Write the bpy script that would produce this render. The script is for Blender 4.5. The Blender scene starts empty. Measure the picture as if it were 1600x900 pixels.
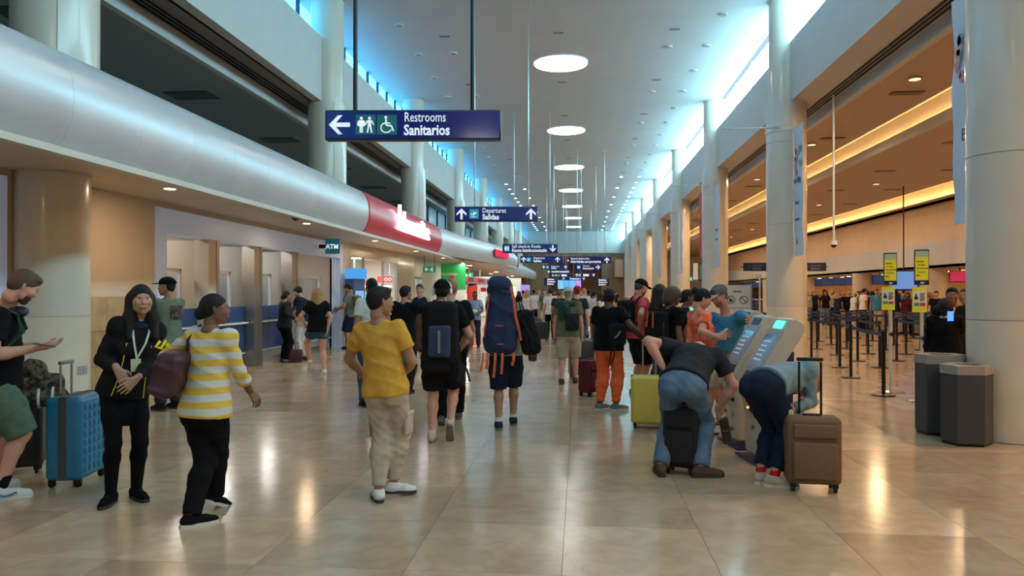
import bpy, math, random
import numpy as np
from mathutils import Vector, Matrix
PI=math.pi; R=math.radians
SC=bpy.context.scene; COL=SC.collection
# ---------------------------------------------------------------- camera
FPX=1155.0; EYE=1.6; HOR=457.0; YAW=math.atan(105/1155)
cam=bpy.data.cameras.new('camera'); co=bpy.data.objects.new('camera',cam); COL.objects.link(co)
cam.sensor_width=36; cam.lens=36*FPX/1600; cam.clip_start=.05; cam.clip_end=400
co.location=(0,0,EYE); co.rotation_euler=(R(90)+math.atan((HOR-450)/FPX),0,YAW)
SC.camera=co
# ---------------------------------------------------------------- world, exposure
w=bpy.data.worlds.new('sky'); SC.world=w; w.use_nodes=True
nt=w.node_tree; nt.nodes.clear()
sk=nt.nodes.new('ShaderNodeTexSky'); sk.sky_type='NISHITA'; sk.sun_elevation=R(50); sk.sun_rotation=R(90); sk.sun_disc=False
bg=nt.nodes.new('ShaderNodeBackground'); bg.inputs[1].default_value=.25
ow=nt.nodes.new('ShaderNodeOutputWorld'); nt.links.new(sk.outputs[0],bg.inputs[0]); nt.links.new(bg.outputs[0],ow.inputs[0])
SC.view_settings.view_transform='Standard'; SC.view_settings.look='None'; SC.view_settings.gamma=1
SC.view_settings.exposure=-0.12; SC.view_settings.use_curve_mapping=False
cy=SC.cycles; cy.use_denoising=True; cy.max_bounces=7; cy.diffuse_bounces=4; cy.glossy_bounces=3
cy.sample_clamp_indirect=4; cy.caustics_reflective=False; cy.caustics_refractive=False; cy.blur_glossy=.5
# light levels, all of them on real lamps or windows of the hall
E_DISC=12.0; E_CLER=17.0; E_CLERL=5.0; E_COVE=60.0; P_HALL=150.0
def area(name,loc,size,power,col,rot=(0,0,0),sy=None,spread=180):
    l=bpy.data.lights.new(name,'AREA'); l.energy=power; l.color=col; l.size=size
    if sy: l.shape='RECTANGLE'; l.size_y=sy
    else: l.shape='DISK'
    l.spread=R(spread)
    o=bpy.data.objects.new(name,l); COL.objects.link(o); o.location=loc; o.rotation_euler=rot; return o
# ---------------------------------------------------------------- photo geometry -> metres
CA,SA=math.cos(YAW),math.sin(YAW)
def ray(px,py,d):
    xc=(px-800)/FPX; return Vector((d*(xc*CA-SA), d*(CA+xc*SA), EYE+(HOR-py)*d/FPX))
def gr(px,py,z=0):
    v=ray(px,py,(EYE-z)*FPX/(py-HOR)); v.z=z; return v
def tpx(px): xc=(px-800)/FPX; return (xc*CA-SA)/(CA+xc*SA)
ORD=['first','second','third','fourth','fifth','sixth','seventh','eighth','ninth','tenth','eleventh','twelfth','thirteenth','fourteenth','fifteenth','sixteenth','seventeenth','eighteenth','nineteenth','twentieth']+['twenty-'+q for q in ('first','second','third','fourth','fifth','sixth','seventh','eighth','ninth')]+['thirtieth']+['thirty-'+q for q in ('first','second','third','fourth','fifth','sixth','seventh','eighth','ninth')]
def away(px): return math.atan(105/1155)-math.atan((px-800)/FPX)
# ---------------------------------------------------------------- materials
MATS={}
def mat(name,col,rough=.5,metal=0,em=None,es=0,noise=0,nscale=8,bump=0,bscale=60,spec=None,coat=0,stretch=None,rvar=0,objvar=0):
    if name in MATS: return MATS[name]
    m=bpy.data.materials.new(name); m.use_nodes=True; n=m.node_tree.nodes; L=m.node_tree.links
    b=n['Principled BSDF']; b.inputs['Base Color'].default_value=(*col,1); b.inputs['Roughness'].default_value=rough; b.inputs['Metallic'].default_value=metal
    if spec is not None: b.inputs['Specular IOR Level'].default_value=spec
    if coat: b.inputs['Coat Weight'].default_value=coat; b.inputs['Coat Roughness'].default_value=.08
    if em: b.inputs['Emission Color'].default_value=(*em,1); b.inputs['Emission Strength'].default_value=es
    tc=n.new('ShaderNodeTexCoord'); src=tc.outputs['Object']
    if stretch:
        mp=n.new('ShaderNodeMapping'); mp.inputs['Scale'].default_value=stretch; L.new(src,mp.inputs[0]); src=mp.outputs[0]
    cur=None
    if noise:
        t=n.new('ShaderNodeTexNoise'); t.inputs['Scale'].default_value=nscale; t.inputs['Detail'].default_value=5; L.new(src,t.inputs['Vector'])
        mr=n.new('ShaderNodeMapRange'); mr.inputs[1].default_value=.3; mr.inputs[2].default_value=.7; mr.inputs[3].default_value=1-noise; mr.inputs[4].default_value=1+noise; L.new(t.outputs[0],mr.inputs[0])
        mx=n.new('ShaderNodeMix'); mx.data_type='RGBA'; mx.blend_type='MULTIPLY'; mx.inputs[0].default_value=1; mx.inputs[6].default_value=(*col,1)
        L.new(mr.outputs[0],mx.inputs[7]); cur=mx.outputs[2]
        if rvar:
            m2=n.new('ShaderNodeMapRange'); m2.inputs[1].default_value=.3; m2.inputs[2].default_value=.7; m2.inputs[3].default_value=max(0,rough-rvar); m2.inputs[4].default_value=rough+rvar; L.new(t.outputs[0],m2.inputs[0]); L.new(m2.outputs[0],b.inputs['Roughness'])
    if objvar:
        oi=n.new('ShaderNodeObjectInfo'); m3=n.new('ShaderNodeMapRange'); m3.inputs[3].default_value=1-objvar; m3.inputs[4].default_value=1+objvar; L.new(oi.outputs['Random'],m3.inputs[0])
        mx=n.new('ShaderNodeMix'); mx.data_type='RGBA'; mx.blend_type='MULTIPLY'; mx.inputs[0].default_value=1
        if cur: L.new(cur,mx.inputs[6])
        else: mx.inputs[6].default_value=(*col,1)
        L.new(m3.outputs[0],mx.inputs[7]); cur=mx.outputs[2]
    if cur: L.new(cur,b.inputs['Base Color'])
    if bump:
        t=n.new('ShaderNodeTexNoise'); t.inputs['Scale'].default_value=bscale; t.inputs['Detail'].default_value=3; L.new(src,t.inputs['Vector'])
        bu=n.new('ShaderNodeBump'); bu.inputs['Strength'].default_value=bump; bu.inputs['Distance'].default_value=.01; L.new(t.outputs[0],bu.inputs['Height']); L.new(bu.outputs[0],b.inputs['Normal'])
    MATS[name]=m; return m
def cloth(name,col,**k): return mat('cloth_'+name,col,.9,noise=.12,nscale=14,bump=.35,bscale=180,spec=.12,**k)
def skin(name,col): return mat('skin_'+name,col,.55,noise=.06,nscale=20,bump=.05,bscale=150,spec=.35)
def emis(name,col,s): return mat(name,(0,0,0),1,em=col,es=s,spec=0)
def marble():
    m=bpy.data.materials.new('polished_marble'); m.use_nodes=True; n=m.node_tree.nodes; L=m.node_tree.links; b=n['Principled BSDF']
    g=n.new('ShaderNodeNewGeometry'); tc=n.new('ShaderNodeTexCoord')
    oi=n.new('ShaderNodeObjectInfo')
    ad=n.new('ShaderNodeMath'); ad.operation='ADD'; L.new(g.outputs['Random Per Island'],ad.inputs[0]); L.new(oi.outputs['Random'],ad.inputs[1])
    fr=n.new('ShaderNodeMath'); fr.operation='FRACT'; L.new(ad.outputs[0],fr.inputs[0])
    # vein coordinates: shifted per tile so that the slabs do not run into each other
    of=n.new('ShaderNodeVectorMath'); of.operation='MULTIPLY_ADD'; L.new(fr.outputs[0],of.inputs[0]); of.inputs[1].default_value=(37,91,13); L.new(g.outputs['Position'],of.inputs[2])
    t1=n.new('ShaderNodeTexNoise'); t1.inputs['Scale'].default_value=1.3; t1.inputs['Detail'].default_value=6; t1.inputs['Distortion'].default_value=.6; L.new(of.outputs[0],t1.inputs['Vector'])
    t2=n.new('ShaderNodeTexNoise'); t2.inputs['Scale'].default_value=5; t2.inputs['Detail'].default_value=8; t2.inputs['Distortion'].default_value=1.0; L.new(of.outputs[0],t2.inputs['Vector'])
    cr=n.new('ShaderNodeValToRGB'); e=cr.color_ramp.elements; e[0].position=.3; e[0].color=(.42,.305,.20,1); e[1].position=.72; e[1].color=(.54,.41,.29,1); L.new(t1.outputs[0],cr.inputs[0])
    c2=n.new('ShaderNodeValToRGB'); e=c2.color_ramp.elements; e[0].position=.35; e[0].color=(.90,.885,.86,1); e[1].position=.6; e[1].color=(1.05,1.04,1.02,1); L.new(t2.outputs[0],c2.inputs[0])
    mx=n.new('ShaderNodeMix'); mx.data_type='RGBA'; mx.blend_type='MULTIPLY'; mx.inputs[0].default_value=1; L.new(cr.outputs[0],mx.inputs[6]); L.new(c2.outputs[0],mx.inputs[7])
    m3=n.new('ShaderNodeMapRange'); m3.inputs[3].default_value=.85; m3.inputs[4].default_value=1.14; L.new(fr.outputs[0],m3.inputs[0])
    m4=n.new('ShaderNodeMix'); m4.data_type='RGBA'; m4.blend_type='MULTIPLY'; m4.inputs[0].default_value=1; L.new(mx.outputs[2],m4.inputs[6]); L.new(m3.outputs[0],m4.inputs[7]); L.new(m4.outputs[2],b.inputs['Base Color'])
    rr=n.new('ShaderNodeMapRange'); rr.inputs[3].default_value=.12; rr.inputs[4].default_value=.21; L.new(t1.outputs[0],rr.inputs[0]); L.new(rr.outputs[0],b.inputs['Roughness'])
    b.inputs['Specular IOR Level'].default_value=.62
    bt=n.new('ShaderNodeTexNoise'); bt.inputs['Scale'].default_value=2.2; L.new(g.outputs['Position'],bt.inputs['Vector'])
    bu=n.new('ShaderNodeBump'); bu.inputs['Strength'].default_value=.05; bu.inputs['Distance'].default_value=.02; L.new(bt.outputs[0],bu.inputs['Height']); L.new(bu.outputs[0],b.inputs['Normal'])
    return m
def glass(name,col=(.9,.95,1),a=.18,rough=.03):
    m=bpy.data.materials.new(name); m.use_nodes=True; n=m.node_tree.nodes; L=m.node_tree.links; n.remove(n['Principled BSDF'])
    o=n['Material Output']; t=n.new('ShaderNodeBsdfTransparent'); t.inputs[0].default_value=(*col,1); g=n.new('ShaderNodeBsdfGlossy'); g.inputs[1].default_value=rough
    x=n.new('ShaderNodeMixShader'); x.inputs[0].default_value=a; L.new(t.outputs[0],x.inputs[1]); L.new(g.outputs[0],x.inputs[2]); L.new(x.outputs[0],o.inputs[0]); return m
# ---------------------------------------------------------------- objects
def link(name,me,parent=None):
    o=bpy.data.objects.new(name,me); COL.objects.link(o)
    if parent: o.parent=parent
    return o
def tag(o,label,cat,group=None):
    o['label']=label; o['category']=cat
    if group: o['group']=group
    return o
def thing(name,label,cat,loc=(0,0,0),rotz=0,group=None):
    o=bpy.data.objects.new(name,None); COL.objects.link(o); o.empty_display_size=.1; o.location=loc; o.rotation_euler=(0,0,rotz); return tag(o,label,cat,group)
def kids(o): return [c for c in bpy.data.objects if c.parent==o]
def dup(o,loc=None,rotz=None,label=None,group=None,tree=None):
    def rec(a,par):
        c=a.copy(); COL.objects.link(c); c.parent=par
        for ch in tree[a.name] if tree else kids(a): rec(ch,c)
        return c
    c=rec(o,None)
    if loc is not None: c.location=loc
    if rotz is not None: c.rotation_euler=(0,0,rotz)
    if label: c['label']=label
    if group: c['group']=group
    return c
class MB:
    def __init__(s): s.v=[]; s.f=[]; s.M=Matrix.Identity(4)
    def add(s,vs,fs):
        k=len(s.v); s.v+=[tuple(s.M@Vector(v)) for v in vs]; s.f+=[tuple(i+k for i in f) for f in fs]; return s
    def box(s,x0,x1,y0,y1,z0,z1):
        return s.add([(x0,y0,z0),(x1,y0,z0),(x1,y1,z0),(x0,y1,z0),(x0,y0,z1),(x1,y0,z1),(x1,y1,z1),(x0,y1,z1)],[(0,3,2,1),(4,5,6,7),(0,1,5,4),(1,2,6,5),(2,3,7,6),(3,0,4,7)])
    def cbox(s,c,d): return s.box(c[0]-d[0]/2,c[0]+d[0]/2,c[1]-d[1]/2,c[1]+d[1]/2,c[2]-d[2]/2,c[2]+d[2]/2)
    def cyl(s,c,r,z0,z1,n=24,r1=None,a0=0,a1=2*PI,cap=True):
        r1=r if r1 is None else r1; full=abs(a1-a0-2*PI)<1e-6; m=n if full else n+1
        an=[a0+(a1-a0)*i/n for i in range(m)]
        vs=[(c[0]+r*math.cos(a),c[1]+r*math.sin(a),z0) for a in an]+[(c[0]+r1*math.cos(a),c[1]+r1*math.sin(a),z1) for a in an]
        fs=[(i,(i+1)%m,m+(i+1)%m,m+i) for i in range(n)]
        if cap: fs+=[tuple(range(m-1,-1,-1)),tuple(range(m,2*m))]
        return s.add(vs,fs)
    def tube(s,pts,r,n=8,rs=None):
        pts=[Vector(p) for p in pts]; vs=[]; fs=[]; up=Vector((0,0,1)); prev=None
        for i,p in enumerate(pts):
            t=(pts[min(i+1,len(pts)-1)]-pts[max(i-1,0)]).normalized()
            if prev is None: a=t.cross(up if abs(t.z)<.95 else Vector((1,0,0))).normalized()
            else: a=(prev-t*prev.dot(t)).normalized()
            prev=a; b=t.cross(a); rr=rs[i] if rs else r
            vs+=[p+(a*math.cos(2*PI*k/n)+b*math.sin(2*PI*k/n))*rr for k in range(n)]
        for i in range(len(pts)-1):
            for k in range(n): fs.append((i*n+k,i*n+(k+1)%n,(i+1)*n+(k+1)%n,(i+1)*n+k))
        fs+=[tuple(range(n-1,-1,-1)),tuple(range((len(pts)-1)*n,len(pts)*n))]
        return s.add(vs,fs)
    def strap(s,pts,w,th,nrm):
        "flat ribbon along pts, nrm = face normal hint"
        pts=[Vector(p) for p in pts]; nr=Vector(nrm).normalized(); vs=[]; fs=[]
        for i,p in enumerate(pts):
            t=(pts[min(i+1,len(pts)-1)]-pts[max(i-1,0)]).normalized(); sd=t.cross(nr).normalized(); nn=sd.cross(t)
            vs+=[p+sd*w/2+nn*th/2,p-sd*w/2+nn*th/2,p-sd*w/2-nn*th/2,p+sd*w/2-nn*th/2]
        for i in range(len(pts)-1):
            for k in range(4): fs.append((i*4+k,i*4+(k+1)%4,i*4+4+(k+1)%4,i*4+4+k))
        fs+=[(3,2,1,0),tuple(len(pts)*4-4+k for k in range(4))]
        return s.add(vs,fs)
    def prism(s,poly,z0,z1):
        n=len(poly); return s.add([(x,y,z0) for x,y in poly]+[(x,y,z1) for x,y in poly],[tuple(range(n-1,-1,-1)),tuple(range(n,2*n))]+[(i,(i+1)%n,n+(i+1)%n,n+i) for i in range(n)])
    def sph(s,c,r,nu=12,nv=8):
        r=(r,r,r) if not hasattr(r,'__len__') else r; vs=[(c[0],c[1],c[2]+r[2])]; fs=[]
        for j in range(1,nv):
            for i in range(nu): a=2*PI*i/nu; b=PI*j/nv; vs.append((c[0]+r[0]*math.sin(b)*math.cos(a),c[1]+r[1]*math.sin(b)*math.sin(a),c[2]+r[2]*math.cos(b)))
        vs.append((c[0],c[1],c[2]-r[2])); last=len(vs)-1
        for i in range(nu): fs.append((0,1+i,1+(i+1)%nu)); fs.append((last,1+(nv-2)*nu+(i+1)%nu,1+(nv-2)*nu+i))
        for j in range(nv-2):
            for i in range(nu): a=1+j*nu+i; b=1+j*nu+(i+1)%nu; fs.append((a,a+nu,b+nu,b))
        return s.add(vs,fs)
    def rbox(s,c,d,r=.03,n=4):
        "box with rounded vertical and horizontal edges"
        hx,hy,hz=d[0]/2,d[1]/2,d[2]/2; r=min(r,hx*.98,hy*.98,hz*.98)
        rings=[]
        for j in range(n+1):
            a=-PI/2+PI/2*j/n; rings.append((-hz+r+r*math.sin(a),r*math.cos(a)))
        for j in range(n+1):
            a=PI/2*j/n; rings.append((hz-r+r*math.sin(a),r*math.cos(a)))
        vs=[]; m=4*(n+1)
        for z,q in rings:
            for k,(sx,sy) in enumerate([(1,1),(-1,1),(-1,-1),(1,-1)]):
                for i in range(n+1):
                    a=PI/2*k+PI/2*i/n; vs.append((c[0]+sx*(hx-r)+q*math.cos(a),c[1]+sy*(hy-r)+q*math.sin(a),c[2]+z))
        fs=[tuple(range(m-1,-1,-1)),tuple(range((len(rings)-1)*m,len(rings)*m))]
        for j in range(len(rings)-1):
            for i in range(m): fs.append((j*m+i,j*m+(i+1)%m,(j+1)*m+(i+1)%m,(j+1)*m+i))
        return s.add(vs,fs)
    def build(s,name,m,parent=None,smooth=False,bev=0):
        me=bpy.data.meshes.new(name); me.from_pydata(s.v,[],s.f); me.materials.append(m)
        if smooth:
            me.polygons.foreach_set('use_smooth',[True]*len(me.polygons))
            if smooth!='all': me.set_sharp_from_angle(angle=R(40))
        o=link(name,me,parent)
        if bev:
            b=o.modifiers.new('bevel','BEVEL'); b.width=bev; b.segments=2; b.limit_method='ANGLE'
        return o
def struct(o): o['kind']='structure'; return o
FONTCACHE={}
def text(name,s,size,m,parent,loc,rot=(PI/2,0,0),bold=0,depth=.003,align='LEFT',width=None):
    cu=bpy.data.curves.new('t','FONT'); cu.body=s; cu.size=size; cu.extrude=depth; cu.offset=bold; cu.align_x=align; cu.resolution_u=2
    to=bpy.data.objects.new('t',cu); COL.objects.link(to); dg=bpy.context.evaluated_depsgraph_get(); me=bpy.data.meshes.new_from_object(to.evaluated_get(dg))
    bpy.data.objects.remove(to); me.materials.clear(); me.materials.append(m)
    if width and len(me.vertices):
        xs=[v.co.x for v in me.vertices]; k=width/(max(xs)-min(xs))
        for v in me.vertices: v.co.x*=k
    o=link(name,me,parent); o.location=loc; o.rotation_euler=rot; return o
# ================================================================ setting
S=8.7; CX=4.6; LX=-5.6; CEIL=8.1; FB=5.78; RT=7.08
M_plaster=mat('white_plaster',(.52,.53,.52),.6,noise=.03,nscale=2,bump=.04)
M_ceil=mat('ceiling_plaster',(.50,.53,.55),.7,noise=.03,nscale=1.2)
M_cream=mat('cream_plaster',(.60,.50,.39),.45,noise=.04,nscale=1.5,bump=.03)
M_col=mat('column_lacquer',(.66,.61,.52),.28,noise=.03,nscale=2,coat=.3)
M_colc=mat('column_base_cladding',(.72,.65,.52),.3,noise=.05,nscale=3,coat=.2)
M_band=mat('satin_aluminium',(.64,.65,.68),.36,.35,noise=.05,nscale=1.5,rvar=.05,objvar=.03)
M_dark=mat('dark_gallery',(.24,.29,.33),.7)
M_brown=mat('warm_brown_ceiling',(.42,.30,.20),.42,noise=.03,nscale=1)
M_blackm=mat('black_metal',(.015,.015,.018),.4,.6)
M_steel=mat('brushed_steel',(.45,.43,.40),.3,.9,noise=.05,nscale=20,stretch=(1,1,.05))
M_white=mat('white_enamel',(.75,.76,.78),.4)
M_joint=mat('tile_grout',(.25,.18,.12),.6)
M_marble=marble(); MATS['polished_marble']=M_marble
M_stone=mat('tan_stone',(.40,.27,.15),.3,noise=.18,nscale=5,objvar=.12)
M_disc=emis('skylight_disc',(1,.97,.93),E_DISC)
M_clR=emis('bright_sky_glass',(.40,.84,1),E_CLER)
M_clL=emis('blue_sky_glass',(.10,.55,1),E_CLERL)
M_cove=emis('warm_cove_lamp',(1,.66,.28),E_COVE)
M_lampw=emis('warm_lamp',(1,.72,.42),14)
M_lampn=emis('neutral_lamp',(1,.93,.85),16)
M_navy=mat('navy_panel',(.005,.010,.14),.12,em=(.005,.012,.22),es=.16,coat=.5)
M_navyd=mat('dark_navy',(.01,.015,.06),.35)
M_sw=mat('sign_white',(.8,.82,.85),.5,em=(.85,.93,1),es=.62)
M_teal=mat('teal_square',(.01,.13,.14),.3,em=(.01,.14,.15),es=.25)
M_cyan=mat('cyan_square',(.02,.25,.35),.3,em=(.02,.30,.42),es=.5)
M_blueC=mat('blue_counter_panel',(.012,.055,.19),.4,noise=.04)
M_red=mat('red_sign_panel',(.50,.025,.05),.3,em=(.6,.03,.06),es=.12)
M_green=mat('green_sign',(.0,.22,.10),.4,em=(.0,.3,.14),es=.35)
M_wood=mat('tan_wood_panel',(.30,.19,.10),.45,noise=.1,nscale=6)
M_glass=glass('clear_glass',a=.10)
Y0,Y1=-21.0,79.0; XR=18.5; XL=-12.0
# floor
fl=struct(MB().box(XL,XR,Y0,105,-.3,-.012).build('floor',M_joint)); fl['label']='polished beige marble floor of the hall'
T=.9; tm=MB(); g=.0014
tm.box(-T/2+g,T/2-g,-T/2+g,T/2-g,-.012,0); tile0=tm.build('tile',M_marble,fl); tiles=[]
for i in range(-14,21):
    for j in range(-3,137):
        x=XL+.2+T*(i+14)+T/2; y=Y0+T*(j+3)+T/2
        if x+T/2<XR and y+T/2<105: tiles.append((x,y))
def score(p):
    x,y=p
    if y<1.5: return 1e6
    t=x/y; return y*1.0 if -.86<t<.72 else 1e5
tiles.sort(key=score)
rest=MB()
for k,(x,y) in enumerate(tiles):
    if k<298:
        o=tile0 if k==0 else tile0.copy()
        if k: COL.objects.link(o); o.parent=fl
        o.location=(x,y,0)
    else: rest.box(x-T/2+g,x+T/2-g,y-T/2+g,y+T/2-g,-.012,0)
o=rest.build('far_tiles',M_marble,fl); o['kind']='stuff'
# main ceiling
ce=struct(MB().box(-6.3,CX+.15,Y0,Y1,CEIL,CEIL+.2).build('ceiling',M_ceil))
for k in range(-4,7):
    c=ray(0,0,1); y=20.9+S*k; x=-.52
    d=thing('ceiling_light','','light',(x,y,CEIL),0,'round skylights')
    names={-4:'round skylight disc farthest behind the camera',-3:'round skylight disc two bays behind the camera',-2:'round skylight disc just behind the camera',-1:'round skylight disc just above the view, nearest the camera',0:'largest round skylight disc above the restrooms sign',1:'second round skylight disc along the hall ceiling',2:'third round skylight disc along the hall ceiling',3:'fourth round skylight disc along the hall ceiling',4:'fifth round skylight disc along the hall ceiling',5:'sixth round skylight disc, last but one before the end wall',6:'smallest round skylight disc nearest the end wall'}
    d['label']=names[k]
    m=MB(); n=48
    m.cyl((0,0),.78,-.035,0,48); m.build('rim',M_white,d,smooth=True)
    MB().cyl((0,0),.745,-.045,-.036,48).build('diffuser',M_disc,d)
# downlights
def downlight(lit):
    d=thing('ceiling_downlight','x','light',(0,0,0))
    MB().cyl((0,0),.11,-.02,0,20).build('rim',M_white,d,smooth=True)
    MB().cyl((0,0),.085,-.03,-.021,20).build('lens',M_lampn if lit else mat('unlit_lens',(.32,.33,.34),.3),d)
    return d
dl_on=downlight(True); dl_off=downlight(False)
spots=[]
for k in range(34):
    y=4.4+2.2*k
    for x in ((2.35,) if k%2 else ()) + (3.35,): spots.append((x,y))
    for x in ((-3.4,) if k%2 else ()) + (-4.35,): spots.append((x,y))
f0={True:1,False:1}; cnt={}
ton={dl_on.name:kids(dl_on)}; tof={dl_off.name:kids(dl_off)}
for c in kids(dl_on)+kids(dl_off): ton[c.name]=[]; tof[c.name]=[]
for x,y in spots:
    lit=y>42 or (x>0 and y>40); 
    if f0[lit]: o=dl_on if lit else dl_off; f0[lit]=0
    else: o=dup(dl_on if lit else dl_off,tree=ton if lit else tof)
    o.location=(x,y,CEIL)
    side='right' if x>0 else 'left'
    rw={2.35:'inner right',3.35:'outer right',-3.4:'inner left',-4.35:'outer left'}[x]; cnt[rw]=cnt.get(rw,-1)+1
    o['label']='small %s recessed ceiling downlight, %s of the %s row'%('glowing' if lit else 'unlit',ORD[cnt[rw]],rw)
    o['group']=('lit' if lit else 'unlit')+' downlights on the '+side
sl=None
for k in range(16):
    for x in (-.52,-3.4,2.35):
        y=9.8+4.35*k
        if sl is None: sl=tag(MB().box(-.13,.13,-.05,.05,-.012,0).build('air_slot',mat('slot_grey',(.18,.19,.2),.5)),'','vent'); o=sl
        else: o=sl.copy(); COL.objects.link(o)
        o.location=(x,y,CEIL); q={-.52:'middle row',-3.4:'left row',2.35:'right row'}[x]
        o['label']='small dark rectangular air slot in the hall ceiling, %s of the %s'%(ORD[k],q); o['group']='ceiling air slots, '+q
# right fascia, clerestory and soffits
struct(MB().box(CX,CX+.25,Y0,Y1,FB,RT).build('wall_right_upper',M_plaster))
cl=struct(MB().box(CX+.30,CX+.34,Y0,Y1,RT-.1,CEIL).build('window_1',M_clR)); cl['label']='continuous bright clerestory glazing above the right columns'
for k in range(0,46):
    y=Y0+1+k*2.175
    MB().box(CX+.24,CX+.30,y-.03,y+.03,RT-.05,CEIL).build('mullion',M_white,cl)
struct(MB().box(CX+.25,CX+.92,Y0,Y1,FB,FB+.12).build('trim_1',M_plaster))
bm=MB().box(CX+.92,CX+1.0,Y0,Y1,5.58,FB+.3)
for q in (0,.07,.14): bm.box(CX+.78-q*2,CX+.81-q*2,Y0,Y1,FB-.025,FB)
b2=struct(MB().box(CX+.90,CX+1.05,Y0,Y1,5.57,FB+.05).build('trim_2',M_plaster))
for q in range(3): MB().box(CX+.60+q*.09,CX+.63+q*.09,Y0,Y1,FB-.03,FB).build('curtain_track',M_blackm,b2)
# warm ceilings and coves to the right
ZC1=5.57; ZC2=5.35
struct(MB().box(CX+1.05,7.16,Y0,Y1,ZC1+.01,ZC1+.1).build('ceiling_warm_near',M_brown))
struct(MB().box(7.1,8.3,Y0,Y1,ZC1+.55,ZC1+.65).box(7.06,7.16,Y0,Y1,ZC1+.1,ZC1+.6).box(8.2,8.3,Y0,Y1,ZC2+.1,ZC1+.6).build('ceiling_cove_near',M_cream))
struct(MB().box(8.0,8.08,Y0,Y1,ZC2,ZC1+.03).build('trim_3',M_plaster))
struct(MB().box(8.08,12.45,Y0,Y1,ZC2,ZC2+.1).build('ceiling_warm_middle',M_brown))
struct(MB().box(12.4,14.3,Y0,Y1,ZC2+.45,ZC2+.55).box(12.36,12.45,Y0,Y1,ZC2+.1,ZC2+.5).build('ceiling_cove_far',M_cream))
struct(MB().box(14.0,14.3,Y0,Y1,3.2,ZC2+.5).build('wall_right',mat('orange_cream_plaster',(.72,.53,.35),.45,noise=.04,nscale=1.5)))
struct(MB().box(13.72,14.0,Y0,Y1,5.02,5.14).box(13.72,13.76,Y0,Y1,5.02,5.24).build('trim_4',M_brown))
struct(MB().box(13.6,18.5,Y0,Y1,2.55,2.65).box(13.6,13.7,Y0,Y1,2.55,3.5).box(13.7,14.0,Y0,Y1,3.4,3.5).build('wall_right_bulkhead',M_plaster))
for nm,x,z in (('near',8.14,ZC2+.14),('far',13.82,5.16)):
    c=None
    for k in range(32):
        y=-14+k*2.9
        if c is None: c=tag(MB().box(-.03,.03,-1.40,1.40,0,.03).build('cove_lamp',M_cove),'','light'); o=c
        else: o=c.copy(); COL.objects.link(o)
        o.location=(x,y,z); o['label']='linear warm lamp in the %s cove of the check-in ceiling, %s from behind'%(nm,ORD[k]); o['group']='lamps in the %s cove'%nm
struct(MB().box(18.3,18.5,Y0,Y1,0,2.6).build('wall_right_back',mat('orange_wall',(.62,.36,.17),.6,noise=.04)))
# brown ceiling vents
v=None
for k in range(11):
    for x,z in ((6.5,ZC1),(9.4,ZC2),(11.4,ZC2)):
        y=9.5+k*4.35+(x%1)*3
        if v is None: v=tag(MB().box(-.3,.3,-.12,.12,-.012,0).build('air_vent',mat('vent_brown',(.13,.09,.06),.5)),'','vent'); o=v
        else: o=v.copy(); COL.objects.link(o)
        o.location=(x,y,z); q={6.5:'nearest the columns',9.4:'in the middle',11.4:'by the far cove'}[x]
        o['label']='brown rectangular air vent in the warm ceiling, %s of the row %s'%(ORD[k],q); o['group']='warm ceiling vents '+q
def halfshell(c,r,z0,z1,a0,n=16,th=.03):
    m=MB(); an=[a0+(PI-.02)*i/n+.01 for i in range(n+1)]; vs=[]; fs=[]
    for a in an:
        for rr,z in ((r,z0),(r,z1),(r-th,z1),(r-th,z0)): vs.append((c[0]+rr*math.cos(a),c[1]+rr*math.sin(a),z))
    for i in range(n):
        for k in range(4): fs.append((i*4+k,i*4+(k+1)%4,(i+1)*4+(k+1)%4,(i+1)*4+k)[::-1])
    fs+=[(0,1,2,3),tuple(n*4+k for k in (3,2,1,0))]; m.add(vs,fs); return m
def column(x,y,z0,near,label,cuts,rad=.43,name='column'):
    t=thing(name,label,'column',(x,y,0))
    MB().cyl((0,0),rad-.012,z0,FB,40,cap=False).build('core',mat('column_joint',(.40,.37,.31),.6) if near else M_col,t,smooth=True)
    MB().cyl((0,0),rad-.06,FB,CEIL,40).build('upper_shaft',M_col,t,smooth=True)
    for a,b in zip(cuts[:-1],cuts[1:]):
        for s in ((0,1) if near else (0,)):
            if near: halfshell((0,0),rad,a+.004,b-.004,(-.9 if s else -.9+PI)).build('cladding_panel',M_colc if a<1 and z0<1 else M_col,t,smooth=True)
            else: MB().cyl((0,0),rad,a+.004,b-.004,32).build('cladding_drum',M_colc if a<1 and z0<1 else M_col,t,smooth=True)
    return t
ords=['nearest','second','third','fourth','fifth','sixth','seventh','eighth']
for k in range(8):
    t=column(CX+(.15 if k==0 else 0),8.25+S*k+(.38 if k==0 else 0),0,k<4,'%s round cream column of the right row%s'%(ords[k],', beside the grey bins' if k==0 else (', behind the kiosks' if k==1 else '')),[0,1.3,3.1,4.9,FB])
    MB().cyl((0,0),.445,5.13,5.17,40).cyl((0,0),.445,5.24,5.27,40).build('collar_ring',M_col,t,smooth=True)
    if k>0:
        MB().tube([(-1.45,-.35,5.2),(.0,-.35,5.2)],.012,6).build('banner_rod',M_steel,t)
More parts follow.
